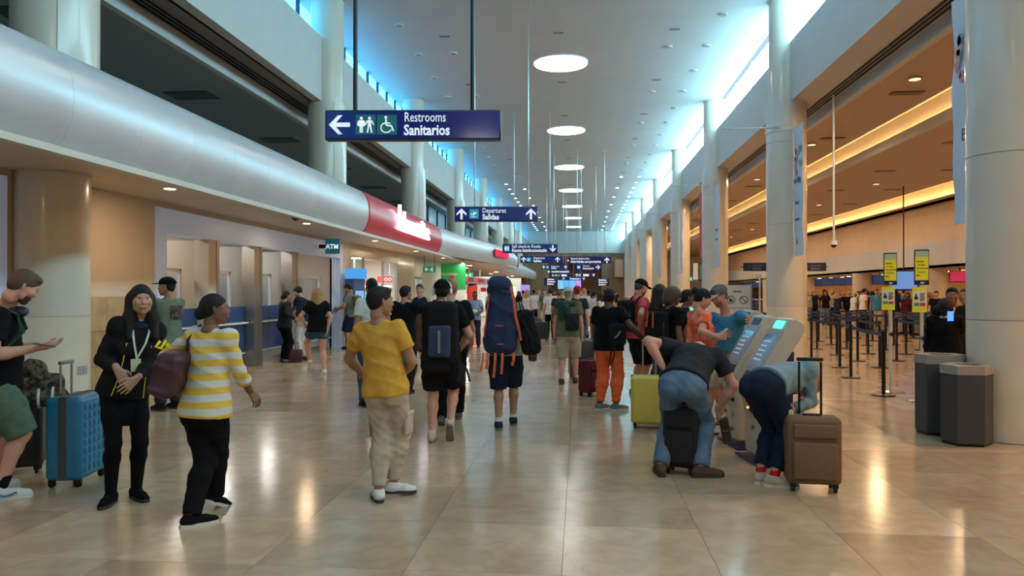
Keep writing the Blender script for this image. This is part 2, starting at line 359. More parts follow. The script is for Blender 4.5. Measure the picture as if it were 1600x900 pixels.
# left: upper fascia, clerestory, gallery
struct(MB().box(LX-.25,LX,Y0,Y1,FB,7.18).build('wall_left_upper',M_plaster))
cl=struct(MB().box(-6.28,-6.25,Y0,Y1,7.1,CEIL).build('window_2',M_clL)); cl['label']='thin blue clerestory strip above the left fascia'
for k in range(0,91):
    y=Y0+1+k*1.0875; MB().box(-6.26,-6.20,y-.06,y+.06,7.1,CEIL).build('mullion',M_navyd,cl)
struct(MB().box(-6.45,LX-.2,Y0,Y1,7.05,7.15).build('trim_5',M_plaster))
struct(MB().box(-6.43,LX-.2,Y0,Y1,FB,FB+.1).build('trim_6',mat('brown_soffit',(.20,.16,.13),.6)))
t6=struct(MB().box(-6.5,-6.38,Y0,Y1,5.54,FB+.02).build('trim_7',M_plaster))
for q in range(3): MB().box(-6.34+q*.09,-6.31+q*.09,Y0,Y1,FB-.03,FB).build('curtain_track',M_blackm,t6)
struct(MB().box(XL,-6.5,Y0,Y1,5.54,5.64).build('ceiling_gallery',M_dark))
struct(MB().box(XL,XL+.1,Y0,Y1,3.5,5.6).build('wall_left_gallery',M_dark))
struct(MB().box(XL,-4.75,Y0,30,3.3,3.5).box(XL,-4.75,30,Y1,3.3,3.5).build('floor_gallery',M_cream))
v=None
for k in range(14):
    if v is None: v=tag(MB().box(-.45,.45,-.3,.3,-.012,0).build('air_vent',mat('vent_dark',(.02,.025,.03),.5)),'dark square air vent in the upper gallery ceiling','vent','upper gallery vents'); o=v
    else: o=v.copy(); COL.objects.link(o)
    o.location=(-7.7,5.4+k*4.35,5.54); o['label']='dark square air vent in the upper gallery ceiling, %s from the camera'%ORD[k]
for k in range(-1,8):
    if k<0: continue
    column(LX,7.45+8.6*k,3.5,k<4,'%s round white column of the upper left gallery'%ords[k],[3.5,FB],.42,'gallery_column')
# upper gallery glazing far bays
gl=struct(MB().box(-6.9,-6.86,33,Y1,3.5,5.54).build('window_3',mat('gallery_glass',(.28,.40,.48),.15,.0,em=(.2,.42,.6),es=.25)))
for k in range(20): MB().box(-6.86,-6.80,33+k*2.2,33.1+k*2.2,3.5,5.54).build('mullion',M_blackm,gl)
# silver band
def bandx(y):
    if y<24: return -4.6
    if y<38: u=(y-24)/14; u=u*u*(3-2*u); return -4.6+1.05*u
    if y<43: return -3.55-0*(y-38)
    return -4.45
prof=[(-.32,3.86),(-.20,3.84),(-.09,3.74),(-.02,3.58),(0,3.38),(-.02,3.18),(-.09,3.02),(-.16,2.93)]
bt=struct(MB().box(-5.1,-4.95,Y0,Y1,3.0,3.8).build('wall_left_band',M_cream)); bt['label']='bulging satin metal fascia of the left gallery'
RED=(15.9,24.5)
ys=[-20+1.06*i for i in range(34)]; ys=[y+ (15.9-ys[-1]) for y in ys]+[24.5+1.0*i for i in range(0,19)]+[43.01+2*i for i in range(18)]
def bandpanel(ya,yb,m,name='panel'):
    b=MB(); vs=[]; fs=[]; n=len(prof); st=3
    for j in range(st+1):
        y=ya+.0015+(yb-ya-.003)*j/st; x0=bandx(y)
        for px_,z in prof: vs.append((x0+px_,y,z))
        for px_,z in reversed(prof): vs.append((x0+px_-.02,y,z))
    m2=2*n
    for j in range(st):
        for i in range(m2): fs.append((j*m2+i,(j+1)*m2+i,(j+1)*m2+(i+1)%m2,j*m2+(i+1)%m2))
    fs+=[tuple(range(m2)),tuple(st*m2+i for i in range(m2-1,-1,-1))]
    b.add(vs,fs); return b.build(name,m,bt,smooth=True)
for a,b in zip(ys[:-1],ys[1:]):
    if a>15.8 and b<24.6: 
        continue
    if b-a<2.5 and not(42.3<a<43): bandpanel(a,b,M_band)
bandpanel(42.5,42.98,M_band)
MB().box(-5.0,-3.6,42.98,43.03,2.95,3.84).build('end_cap',M_blackm,bt)
MB().box(-3.75,-3.55,43.05,43.5,3.1,3.6).build('end_cap',M_blackm,bt)
rs=thing('illuminated_sign','long red illuminated shop sign with glowing white lettering on the silver band','sign',(-4.6,20.2,3.38))
b=MB(); vs=[]; fs=[]; n=len(prof)
for y in (-4.29,4.29):
    for p,z in prof: vs.append((p+.02,y,z-3.38))
    for p,z in reversed(prof): vs.append((p-.02,y,z-3.38))
m2=2*n; fs=[(i,m2+i,m2+(i+1)%m2,(i+1)%m2) for i in range(m2)]+[tuple(range(m2)),tuple(m2+i for i in range(m2-1,-1,-1))]
b.add(vs,fs).build('panel',M_red,rs,smooth=True)
m=MB(); random.seed(3); yy=-1.75
hs=[.62,.30,.50]+[.30]*8+[.46,.42,.30,.30]
for q,h_ in enumerate(hs):
    m.tube([(.05,yy,-.17),(.05,yy+.03,-.17+h_)],.045,8); m.tube([(.05,yy,-.15),(.05,yy+.13,-.10),(.05,yy+.24,-.16)],.05,8); m.tube([(.05,yy,.06),(.05,yy+.13,.10),(.05,yy+.24,.03)],.045,8); yy+=.245
m.build('lettering',emis('glow_white',(1,.82,.95),5),rs,smooth='all')
ns=thing('neon_sign','short glowing red neon shop sign on the far end of the silver band','sign',(bandx(34.5)+.075,34.5,3.40),-.10)
MB().rbox((0,0,0),(.05,3.0,.34),.02).build('backing',mat('neon_back',(.3,.01,.03),.4),ns)
m=MB()
for q in range(9): m.tube([(.04,-1.3+.31*q,-.12),(.04,-1.28+.31*q,.12+(.03 if q in (0,4) else 0))],.05,8); m.tube([(.04,-1.3+.31*q,-.1 if q%2 else .1),(.04,-1.05+.31*q,-.1 if q%2 else .1)],.05,8); m.tube([(.04,-1.3+.31*q,0),(.04,-1.05+.31*q,0)],.05,8)
m.build('lettering',emis('neon_red',(1,.02,.06),2.2),ns,smooth='all')
# rail and soffit under the band
sf=struct(MB().box(-4.80,-4.69,Y0,30,2.86,2.925).build('trim_8',mat('ivory_rail',(.62,.56,.48),.4)))
struct(MB().box(-7.2,-4.72,Y0,78,3.12,3.2).build('ceiling_left',M_cream))
struct(MB().box(-4.95,-4.86,Y0,30,2.92,3.2).build('trim_9',M_cream))
for y0_,y1_ in ((30,36),(36,42.95)):
    pass
struct(MB().box(-5.0,-3.62,38,42.95,2.95,3.05).add([(-4.8,30,2.95),(-3.65,38,2.95),(-5,38,2.95),(-4.8,30,3.05),(-3.65,38,3.05),(-5,38,3.05)],[(0,2,1),(3,4,5),(0,1,4,3),(1,2,5,4),(2,0,3,5)]).build('ceiling_left_bulge',M_cream))
# end wall
struct(MB().box(-6.3,CX+.3,Y1,Y1+.3,5.78,CEIL).box(-6.3,CX+.3,Y1-.15,Y1,5.78,5.95).build('wall_end',M_plaster))
struct(MB().box(-5.5,-3.2,Y1+.2,Y1+.5,0,5.8).box(2.4,CX+.3,Y1+.2,Y1+.5,0,5.8).box(-6,6,103,103.3,0,5.9).box(-6.2,-5.8,Y1,103,0,5.8).box(5.6,5.9,Y1,103,0,5.8).box(-6,6,Y1+.1,103,5.5,6.1).build('wall_end_lobby',M_wood))
struct(MB().box(CX-.9,CX-.1,Y1-2.5,Y1,3.2,5.0).build('trim_10',mat('peach_box',(.62,.45,.30),.5)))
# closing walls out of view
struct(MB().box(XL,XR,Y0-.2,Y0,0,CEIL).build('wall_back',M_cream))
struct(MB().box(XL-.1,XL,Y0,105,0,3.4).build('wall_left_back',M_cream))
struct(MB().box(CX+.3,XR,Y1,Y1+.2,0,6.2).build('wall_right_end',M_cream))
# invisible-from-here closing of the end lobby is the wood wall above
# ---------------- left lower front, plane X=-7
WX=-7.0
struct(MB().box(WX-.25,WX,Y0,2.0,0,3.15).box(WX-.25,WX,8.45,11.65,0,3.15).box(WX-.25,WX,11.65,21.4,3.0,3.15).box(WX-.25,WX,2.0,8.45,3.0,3.15).box(WX-.25,WX,21.4,28.2,2.95,3.15).build('wall_left',M_cream))
ws=struct(MB().box(WX,WX+.012,8.45,11.62,.0,1.54).build('wall_left_wainscot',M_joint))
for r_ in range(3):
    for c_ in range(5):
        a=8.45+.64*c_; MB().box(WX+.012,WX+.03,a+.003,min(a+.637,11.62),.003+.514*r_,.514*(r_+1)-.003).build('tile',M_stone,ws)
t=column(-6.72,8.9,0,False,'thick round cream column at far left behind the suitcases',[0,1.3,3.1],.43,'wall_column')
for c in kids(t):
    if c.name.startswith('upper_shaft'): bpy.data.objects.remove(c)
    elif c.name.startswith('core'): c.scale=(1,1,3.12/5.78)
    elif c.name.startswith('cladding'): c.data=c.data.copy()
so=tag(MB().rbox((0,0,0),(.012,.075,.11),.005,2).build('power_socket',mat('socket_grey',(.35,.36,.38),.5)),'left grey wall socket plate low on the thick left column','socket'); 
def onrow(px,py,xp):  # point of pixel on plane X=xp
    t_=tpx(px); Y=xp/t_; d=Y*(CA-SA*t_); return ray(px,py,d)
p=ray(129,579,9.35); a=math.atan2(p.y-8.9,p.x+6.72); so.location=(-6.72+.435*math.cos(a),8.9+.435*math.sin(a),p.z); so.rotation_euler=(0,0,a)
s2=so.copy(); COL.objects.link(s2); a2=a+.22; s2.location=(-6.72+.435*math.cos(a2),8.9+.435*math.sin(a2),p.z); s2.rotation_euler=(0,0,a2); s2['label']='right grey wall socket plate low on the thick left column'
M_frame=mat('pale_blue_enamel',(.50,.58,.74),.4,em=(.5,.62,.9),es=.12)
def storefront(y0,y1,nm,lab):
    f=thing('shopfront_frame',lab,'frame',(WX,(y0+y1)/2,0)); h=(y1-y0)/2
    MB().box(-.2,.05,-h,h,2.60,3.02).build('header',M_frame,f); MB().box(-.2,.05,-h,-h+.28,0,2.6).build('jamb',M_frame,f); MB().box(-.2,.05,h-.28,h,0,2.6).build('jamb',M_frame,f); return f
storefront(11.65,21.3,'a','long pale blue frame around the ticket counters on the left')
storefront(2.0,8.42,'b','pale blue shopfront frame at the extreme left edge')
struct(MB().box(-9.9,-9.75,2,21.4,0,3.15).box(-9.9,WX-.2,21.3,21.4,0,3.15).box(-9.9,WX-.25,8.6,11.6,0,.01).build('wall_ticket_back',mat('grey_beige_wall',(.50,.44,.36),.6)))
for k,(yy,mt) in enumerate(((13.62,M_cream),(15.6,M_steel),(17.7,M_steel))):
    pl=thing('counter_pillar','%s square pillar between the ticket counter bays'%(('cream and steel','middle brushed steel','farthest brushed steel')[k]),'pillar',(WX-.05,yy,0))
    MB().box(-.22,.06,-.2,.10,0,2.60).build('shaft',mt,pl); MB().box(-.22,.07,.10,.2,0,2.60).build('steel_edge',M_steel,pl)
    MB().box(-2.6,-.22,-.04,.04,0,2.6).build('partition',mat('bay_partition_%d'%k,[(.46,.39,.30),(.30,.29,.27),(.36,.36,.34)][k],.5),pl)
for k,(a,b) in enumerate(((11.95,13.4),(13.85,15.38),(15.82,17.48),(17.92,20.9))):
    ct=thing('ticket_counter','blue-fronted ticket counter in the %s bay from the left'%ords[k].replace('nearest','first'),'counter',(WX-.20,(a+b)/2,0)); h=(b-a)/2
    MB().box(-.6,-.03,-h,h,.12,1.27).build('body',mat('counter_grey',(.32,.31,.30),.5),ct)
    n=2
    for q in range(n):
        u0=-h+2*h*q/n+.01; u1=-h+2*h*(q+1)/n-.01
        MB().box(-.03,0,u0,u1,.98,1.3).build('upper_panel',M_blueC,ct); MB().box(-.03,0,u0,u1,.32,.92).build('lower_panel',M_blueC,ct)
    MB().box(-.06,.10,-h,h,.93,.965).build('ledge',M_white,ct); MB().box(-.5,-.02,-h,h,0,.12).build('plinth',M_steel,ct); MB().box(-.03,.02,-h,h,.28,.31).build('trim',M_white,ct)
    MB().box(-.30,-.28,-h+.1,h-.1,1.3,2.0).build('glass_screen',M_glass,ct); MB().box(-.32,-.26,-h+.1,-h+.15,1.27,2.05).box(-.32,-.26,h-.15,h-.1,1.27,2.05).box(-.32,-.26,-h+.1,h-.1,2.0,2.05).build('screen_frame',M_white,ct)
# ATM corner
struct(MB().box(WX-.35,WX+.02,21.3,22.2,0,3.15).build('trim_11',M_col))
at=thing('atm_machine','dark upright cash machine glowing blue at the top beside the white pillar','machine',(-6.45,21.3,0),PI/2-.25)
MB().rbox((0,0,.62),(.62,.6,1.24),.03).build('cabinet',mat('atm_dark',(.05,.055,.07),.4),at,smooth=True)
MB().box(-.31,.31,0,.3,1.2,2.0).build('upper_cabinet',mat('atm_blue',(.03,.08,.22),.4),at)
MB().box(-.22,.22,-.012,0,1.35,1.65).build('screen',emis('atm_screen',(.25,.45,1),1.2),at)
MB().box(-.31,.31,-.06,.3,2.0,2.3).build('topper',emis('atm_topper',(.1,.45,1),.9),at)
MB().box(-.2,.2,-.34,-.28,1.0,1.08).build('keypad',M_steel,at)
asg=thing('atm_sign','small dark teal square sign reading ATM','sign',tuple(ray(519.5,385,19.8)))
MB().rbox((0,0,0),(.40,.06,.40),.02,2).build('panel',mat('atm_sign_blue',(.01,.07,.14),.3,em=(.01,.1,.2),es=.3),asg)
MB().box(-.19,.19,-.034,-.03,-.19,.19).build('face',mat('atm_sign_face',(.01,.12,.2),.3,em=(.01,.16,.26),es=.35),asg)
text('lettering','ATM',.17,M_sw,asg,(0,-.036,-.06),bold=.006,align='CENTER')
MB().box(-.5,-.2,-.02,.02,-.05,.05).build('bracket',M_blackm,asg)
# bookshop front
bs=struct(MB().box(WX-.1,WX,22.2,28.2,2.72,2.95).box(WX-.1,WX,22.2,28.2,0,.12).box(WX-.1,WX,28.05,28.2,0,2.72).box(WX-.08,WX,23.6,23.68,0,2.72).box(WX-.08,WX,26.0,26.05,0,2.72).build('window_4',M_steel)); bs['label']='steel framed glass front of the book shop'
for a,b in ((22.2,23.6),(26.05,28.05)): MB().box(WX-.06,WX-.04,a,b,.12,2.72).build('pane',M_glass,bs)
struct(MB().box(-12,-7.1,33.0,33.15,0,3.15).box(-12,-11.9,21.4,33,0,3.15).box(-12,-7.1,21.4,33,3.05,3.15).build('wall_bookshop',mat('shop_white',(.78,.74,.68),.5)))
MB_=None
for k,x in enumerate((-7.9,-9.4)):
    d_=thing('bookshop_sign','small red sign reading BOOKS above the shop shelves, %s of two'%('right' if k==0 else 'left'),'sign',(x,30.3,2.15))
    MB().box(-.5,.5,-.04,0,-.13,.13).build('panel',mat('books_red',(.55,.02,.03),.4,em=(.6,.02,.03),es=.5),d_)
    text('lettering','BOOKS',.2,M_sw,d_,(0,-.045,-.07),bold=.004,align='CENTER')
    MB().box(-.02,.02,-.02,0,.13,.9).build('hanger',M_steel,d_)
random.seed(4)
for k,x in enumerate((-7.75,-9.3,-10.9)):
    sh=thing('book_shelf','white lit bookshelf inside the shop, %s'%(['nearest the glass','in the middle','at the back'][k]),'shelf',(x,31.2,0))
    MB().box(-.7,.7,.3,.34,0,1.9).box(-.7,-.67,0,.3,0,1.9).box(.67,.7,0,.3,0,1.9).build('carcass',M_white,sh)
    for j in range(5): MB().box(-.67,.67,0,.3,.2+.4*j,.23+.4*j).build('board',M_white,sh)
    MB().box(-.67,.67,.1,.25,1.86,1.9).build('lamp_strip',emis('shelf_lamp',(1,.9,.75),5),sh)
bk=[]
bookm=[mat('book_%d'%i,c,.6) for i,c in enumerate([(.5,.05,.05),(.05,.2,.4),(.6,.5,.1),(.1,.35,.15),(.6,.6,.55),(.35,.1,.3)])]
for k,x in enumerate((-7.75,-9.3)):
    for j in (2,3):
        for q in range(9):
            hgt=.2+.1*random.random(); o=MB().box(-.055,.055,.02,.2,0,hgt).build('book',bookm[random.randrange(6)]); o.location=(x-.55+.137*q,31.22,.23+.4*j)
            tag(o,'%s upright book on the %s shelf of the %s lit unit'%(ORD[q],'upper' if j==3 else 'lower','nearer' if k==0 else 'farther'),'book','books on %s shelf of unit %s'%('upper' if j==3 else 'lower','near' if k==0 else 'far'))
struct(MB().box(WX-.25,WX,28.2,31.0,0,3.15).build('wall_left_white',M_col))
dr=struct(MB().box(WX-.12,WX,31.0,31.1,0,2.3).box(WX-.12,WX,32.5,32.6,0,2.3).box(WX-.12,WX,31.1,32.5,2.2,2.3).build('door_1',M_steel))
MB().box(WX-.08,WX-.05,31.1,31.8,.02,2.2).build('door_leaf',M_glass,dr); MB().box(WX-.08,WX-.05,31.8,32.5,.02,2.2).build('door_leaf',M_glass,dr)
struct(MB().box(WX-.25,WX,31.0,32.6,2.3,3.15).box(WX-.25,WX,32.6,37.0,0,3.15).build('wall_left_pale',mat('pale_blue_wall',(.42,.52,.58),.5)))
struct(MB().box(-12,WX-.2,33.4,33.5,0,3.15).box(-12,WX,37,37.1,0,3.15).build('wall_left_inner',M_cream))

# warm lamps under the left gallery and in the check-in hall
def lamp(name,label,loc,power,col,group,size=.16,m=None,ls=None):
    t=thing(name,label,'light',loc,0,group); m=m or (emis('soffit_lens',(1,.75,.5),5) if name=='soffit_downlight' else emis('checkin_lens',(1,.75,.5),1.5) if name=='checkin_downlight' else M_lampw)
    MB().cyl((0,0),size*.62,-.02,0,20).build('rim',M_brown if name=='checkin_downlight' else M_white,t,smooth=True); MB().cyl((0,0),size*.5,-.028,-.021,20).build('lens',m,t)
    l=area('lamp',(loc[0],loc[1],loc[2]-.04),ls or size,power,col); return t
for k in range(9): lamp('soffit_downlight','warm recessed downlight under the left gallery soffit, %s along'%ORD[k],(-5.9,-6+5.4*k,3.12),22,(1,.70,.42),'left soffit downlights')
for k in range(12):
    for x,z in ((6.2,ZC1),(10.2,ZC2)): lamp('checkin_downlight','recessed warm downlight in the check-in ceiling, %s of the %s row'%(ORD[k],'near' if x<8 else 'far'),(x,-4+6.1*k,z),125,(1,.66,.36),'check-in downlights %s row'%('near' if x<8 else 'far'),.2)
for k in range(12): lamp('counter_downlight','warm downlight over the airline counters, %s along'%ORD[k],(15.6,6+5.5*k,2.55),60,(1,.62,.32),'counter downlights',.22)
for k,y in enumerate((12.6,14.6,16.7,19.2)): lamp('bay_lamp','neutral lamp in the ceiling of ticket bay %s from the left'%ords[k].replace('nearest','first'),(-8.4,y,3.12),38,(1,.93,.85),'ticket bay lamps',.5,emis('bay_lens',(1,.93,.85),4))
for k,y in enumerate((23.5,26.5)): lamp('shop_lamp','white ceiling lamp inside the book shop, %s'%('nearer' if k==0 else 'farther'),(-9.2,y,3.04),160,(1,.96,.92),None,.8,M_lampn)
lamp('shop_lamp','white ceiling lamp of the book shop over the shelves',(-9.2,30,3.04),160,(1,.96,.92),None,.8,M_lampn)
for k in range(9): lamp('shop_spot','bright warm spot lamp in the far left shops ceiling, %s along'%ORD[k],(-5.2-(k%3)*.9,36.5+4.4*k,3.12),70,(1,.85,.65),'far shop spots',.3)
for k in range(4): lamp('lobby_lamp','warm ceiling lamp in the lobby beyond the hall end, %s from left'%ORD[k],(-4+2.7*k,90,5.5),120,(1,.8,.55),'end lobby lamps',.3)
# ================================================================ hanging signs
def arrow(m,cx,cz,s,ang,y=-.0,th=.004,tail=1.0):
    w=.17*s; pts=[(0,.5*s),(.42*s,.10*s),(.42*s,-.08*s),(.12*s,.17*s),(w*.6,-.5*s),(-w*.6,-.5*s),(-.12*s,.17*s),(-.42*s,-.08*s),(-.42*s,.10*s)]
    pts=[(0,.5*s),(.45*s,.06*s),(.45*s,-.14*s),(.1*s,.17*s),(.1*s,-.5*s),(-.1*s,-.5*s),(-.1*s,.17*s),(-.45*s,-.14*s),(-.45*s,.06*s)]
    c,s_=math.cos(ang),math.sin(ang); P=[(cx+x*c-z*s_,cz+x*s_+z*c) for x,z in pts]
    tri=[(0,1,2,3),(0,3,6),(0,6,7,8),(3,4,5,6)]
    n=len(P); vs=[(x,y-th,z) for x,z in P]+[(x,y,z) for x,z in P]
    m.add(vs,[t for t in tri]+[(i,(i+1)%n,n+(i+1)%n,n+i) for i in range(n)])
    return m
def disc(m,cx,cz,r,y,th=.003,n=16):
    m.add([(cx+r*math.cos(2*PI*i/n),y-th,cz+r*math.sin(2*PI*i/n)) for i in range(n)]+[(cx+r*math.cos(2*PI*i/n),y,cz+r*math.sin(2*PI*i/n)) for i in range(n)],[tuple(range(n)),]+[(i,(i+1)%n,n+(i+1)%n,n+i) for i in range(n)])
def quadp(m,P,y,th=.003):
    n=len(P); m.add([(x,y-th,z) for x,z in P]+[(x,y,z) for x,z in P],[tuple(range(n))]+[(i,(i+1)%n,n+(i+1)%n,n+i) for i in range(n)])
def bar(m,a,b,w,y):
    dx,dz=b[0]-a[0],b[1]-a[1]; l=math.hypot(dx,dz); nx,nz=-dz/l*w/2,dx/l*w/2
    quadp(m,[(a[0]+nx,a[1]+nz),(a[0]-nx,a[1]-nz),(b[0]-nx,b[1]-nz),(b[0]+nx,b[1]+nz)],y)
def plane_icon(m,cx,cz,s,y):
    bar(m,(cx-.35*s,cz-.12*s),(cx+.35*s,cz+.16*s),.11*s,y); bar(m,(cx-.08*s,cz+.28*s),(cx+.12*s,cz+.02*s),.09*s,y); bar(m,(cx+.05*s,cz+.05*s),(cx-.05*s,cz-.22*s),.1*s,y); bar(m,(cx-.38*s,cz+.08*s),(cx-.28*s,cz-.1*s),.07*s,y); bar(m,(cx-.35*s,cz-.34*s),(cx+.3*s,cz-.34*s),.05*s,y)
def people_icon(m,cx,cz,s,y):
    for sx,f in ((-.24,1),(.22,0)):
        x=cx+sx*s; disc(m,x,cz+.36*s,.085*s,y)
        quadp(m,[(x-.12*s,cz+.25*s),(x-(.2 if f else .07)*s,cz-.08*s),(x+(.2 if f else .07)*s,cz-.08*s),(x+.12*s,cz+.25*s)],y)
        bar(m,(x-.14*s,cz+.22*s),(x-.22*s,cz-.02*s),.06*s,y); bar(m,(x+.14*s,cz+.22*s),(x+.22*s,cz-.02*s),.06*s,y)
        bar(m,(x-.05*s,cz-.05*s),(x-(.05 if f else .12)*s,cz-.45*s),.08*s,y); bar(m,(x+.05*s,cz-.05*s),(x+(.05 if f else .12)*s,cz-.45*s),.08*s,y)
def wheel_icon(m,cx,cz,s,y):
    disc(m,cx-.05*s,cz+.40*s,.08*s,y); bar(m,(cx-.05*s,cz+.3*s),(cx-.02*s,cz-.05*s),.09*s,y); bar(m,(cx-.02*s,cz+.1*s),(cx+.2*s,cz+.08*s),.06*s,y); bar(m,(cx-.02*s,cz-.04*s),(cx+.25*s,cz-.06*s),.08*s,y); bar(m,(cx+.25*s,cz-.06*s),(cx+.38*s,cz-.36*s),.08*s,y)
    for i in range(12):
        a=R(100)+R(235)*i/12; b=R(100)+R(235)*(i+1)/12; bar(m,(cx-.03*s+.3*s*math.cos(a),cz-.17*s+.27*s*math.sin(a)),(cx-.03*s+.3*s*math.cos(b),cz-.17*s+.27*s*math.sin(b)),.06*s,y)
def hsign(label,px0,px1,py0,py1,d,items,poles,ph=CEIL,pr=.012,thick=.14,panel=None,face=True,h_=None):
    "a sign box hung from the ceiling, seen at pixels px0..px1 / py0..py1 at camera depth d"
    c=ray((px0+px1)/2,(py0+py1)/2,d); w_=(px1-px0)*d/FPX; h=(py1-py0)*d/FPX
    t=thing('hanging_sign',label,'sign',tuple(c),YAW*.9,'hanging signs')
    MB().rbox((0,thick/2,0),(w_,thick,h),.012,2).build('box',M_navyd if panel is None else panel,t,smooth=True)
    if face: MB().box(-w_/2+.02,w_/2-.02,-.004,.002,-h/2+.02,h/2-.02).build('face',M_navy,t)
    for u in poles: MB().tube([(u*w_-w_/2,thick/2,h/2),(u*w_-w_/2,thick/2,ph-c.z-.005)],pr,8).build('rod',M_blackm if pr>.02 else M_steel,t,smooth=True)
    y=-.005
    for it in items:
        k=it[0]; u,v_=it[1]*w_-w_/2,it[2]*h-h/2
        if k=='arrow': arrow(MB_:=MB(),u,v_,it[3]*h,R(it[4]),y); MB_.build('arrow',M_sw,t)
        elif k=='text': text('lettering',it[4],it[3]*h*1.35,M_sw,t,(u,y,v_),bold=it[5] if len(it)>5 else 0,depth=.002,width=it[6]*w_ if len(it)>6 else None)
        elif k=='icon':
            s=it[3]*h; MB().rbox((u,y,v_),(s,.006,s),.002,1).build('pictogram_square',M_teal if it[4] in 'rw' else M_cyan,t)
            m=MB(); {'r':people_icon,'w':wheel_icon,'p':plane_icon,'k':people_icon}[it[4]](m,u,v_,s*.9,y-.0035); m.build('pictogram',M_sw,t)
    return t
hsign('nearest hanging navy sign reading Restrooms Sanitarios with a left arrow',507,783,171,218,8.7,[('arrow',.083,.5,.70,90),('icon',.232,.5,.66,'r'),('icon',.352,.5,.66,'w'),('text',.45,.60,.34,'Restrooms',0,.232),('text',.448,.16,.36,'Sanitarios',.004,.26)],(.165,.835),pr=.026)
hsign('second hanging navy sign reading Departures Salidas with two up arrows',710,840,322.5,346,16.4,[('arrow',.085,.5,.72,0),('icon',.235,.5,.62,'p'),('text',.335,.58,.34,'Departures',0,.28),('text',.335,.14,.36,'Salidas',.004,.2),('arrow',.92,.5,.72,0)],(.24,.89))
hsign('hanging navy sign reading Self check-in Kiosks with a down arrow',785,871.5,381,395.5,26,[('icon',.08,.5,.6,'k'),('text',.17,.58,.34,'Self check-in Kiosks',0,.52),('text',.17,.14,.36,'Kioscos Autodocumentación',.004,.63),('arrow',.91,.5,.72,180)],(.215,.86))
hsign('navy Departures Salidas sign behind the kiosk sign with up arrows',813,879,400,411,34,[('arrow',.08,.5,.75,0),('icon',.2,.5,.62,'p'),('text',.31,.58,.34,'Departures',0,.26),('text',.31,.14,.36,'Salidas',.004,.19),('arrow',.88,.5,.75,0)],(.2,.8))
hsign('navy Airport Authorities sign hanging right of the others with an up arrow',889,955,401,412,33.5,[('text',.04,.58,.34,'Airport Authorities',0,.44),('text',.04,.14,.36,'Autoridades aeroportuarias',.004,.72),('arrow',.9,.5,.8,0)],(.2,.85))
hsign('navy Claim sign with a right arrow below the Airport Authorities sign',898,940,413,422,38,[('icon',.15,.5,.6,'k'),('text',.3,.58,.34,'Check-in',0,.25),('text',.3,.14,.36,'Documentación',.004,.4),('arrow',.86,.5,.8,-90)],(.25,.8))
hsign('small far navy sign Departures Salidas lower left of the hall middle',846,889,414,421,45,[('arrow',.08,.5,.8,0),('icon',.22,.5,.62,'p'),('text',.35,.58,.34,'Departures',0,.3),('text',.35,.14,.36,'Salidas',.004,.2),('arrow',.88,.5,.8,0)],(.2,.8))
hsign('small far navy sign with a left arrow under the far Departures sign',855,892,422,427,50,[('arrow',.07,.5,.9,90),('text',.18,.3,.5,'Autoridades aeroportuarias',.01,.75)],(.2,.8))
hsign('small far navy sign with pictograms and a left arrow',862,893,428,432.5,57,[('arrow',.07,.5,.9,90),('icon',.22,.5,.8,'r'),('icon',.36,.5,.8,'w'),('text',.5,.25,.6,'Salidas',.02,.3)],(.2,.8))
hsign('small far navy sign with up arrows right of the hall middle',899,930,427,432.5,57,[('arrow',.07,.5,.9,0),('icon',.22,.5,.8,'p'),('text',.4,.25,.6,'Salidas',.02,.3),('arrow',.92,.5,.9,0)],(.2,.8))
hsign('far navy sign over the flight information screen',877,915,433,438,66,[('icon',.1,.5,.8,'r'),('text',.35,.3,.5,'Documentación',.01,.45),('arrow',.92,.5,.9,0)],(.2,.8))
for lab,a,b,c0,c1 in (('dark three-line directory sign left of the flight information screen',850,870,434,446),('dark three-line directory sign right of the flight information screen',930,952,435,447)):
    hsign(lab,a,b,c0,c1,70,[('text',.25,.70,.2,'Salidas',.01,.55),('text',.25,.4,.2,'Restrooms',.01,.6),('text',.25,.1,.2,'Sanitarios',.01,.5)],(.2,.8),face=False)
c=ray(890,444.5,76)
fs_=thing('flight_screen','glowing blue flight information screen at the far end of the hall','screen',tuple(c))
MB().box(-1.25,1.25,0,.15,-.5,.5).build('casing',M_blackm,fs_)
for q in range(4): MB().box(-1.2+.6*q,-.63+.6*q,-.01,0,-.45,.45).build('screen',emis('fids_%d'%q,[(.15,.45,1),(.1,.35,.9),(.12,.4,1),(.35,.25,.9)][q],1.6),fs_)
for q in range(4): MB().box(-.02+(-1.2+.8*q),.02+(-1.2+.8*q),.05,.09,.5,CEIL-c.z-.005).build('rod',M_steel,fs_)
# extra thin ceiling rods seen alone
def exitsign(px,py,d,wpx,lab):
    c=ray(px,py,d); c.x=max(c.x,5.0) if px>900 else c.x; w_=wpx*d/FPX; h=w_*.5; t=thing('exit_sign',lab,'sign',tuple(c),YAW)
    MB().rbox((0,0,0),(w_,.06,h),.01,2).build('panel',M_green,t); m=MB(); arrow(m,-w_*.22,0,h*.6,R(90),-.034); m.build('arrow',M_sw,t)
    m=MB(); x=w_*.2; disc(m,x+.02,h*.28,h*.08,-.034); bar(m,(x,h*.18),(x-.03,-h*.05),h*.13,-.034); bar(m,(x-.03,-h*.05),(x+.06,-h*.3),h*.1,-.034); bar(m,(x-.03,-h*.05),(x-.12*w_,-h*.25),h*.1,-.034); bar(m,(x-.1*w_,h*.1),(x+.1*w_,h*.05),h*.08,-.034)
    m.build('pictogram',M_sw,t); zt=(3.12 if c.x<-4.7 else (5.78 if c.x<5.5 else 5.57))-c.z; MB().box(-w_*.42,-w_*.38,-.01,.01,h/2,zt).build('hanger',M_blackm,t); MB().box(w_*.38,w_*.42,-.01,.01,h/2,zt).build('hanger',M_blackm,t); return t
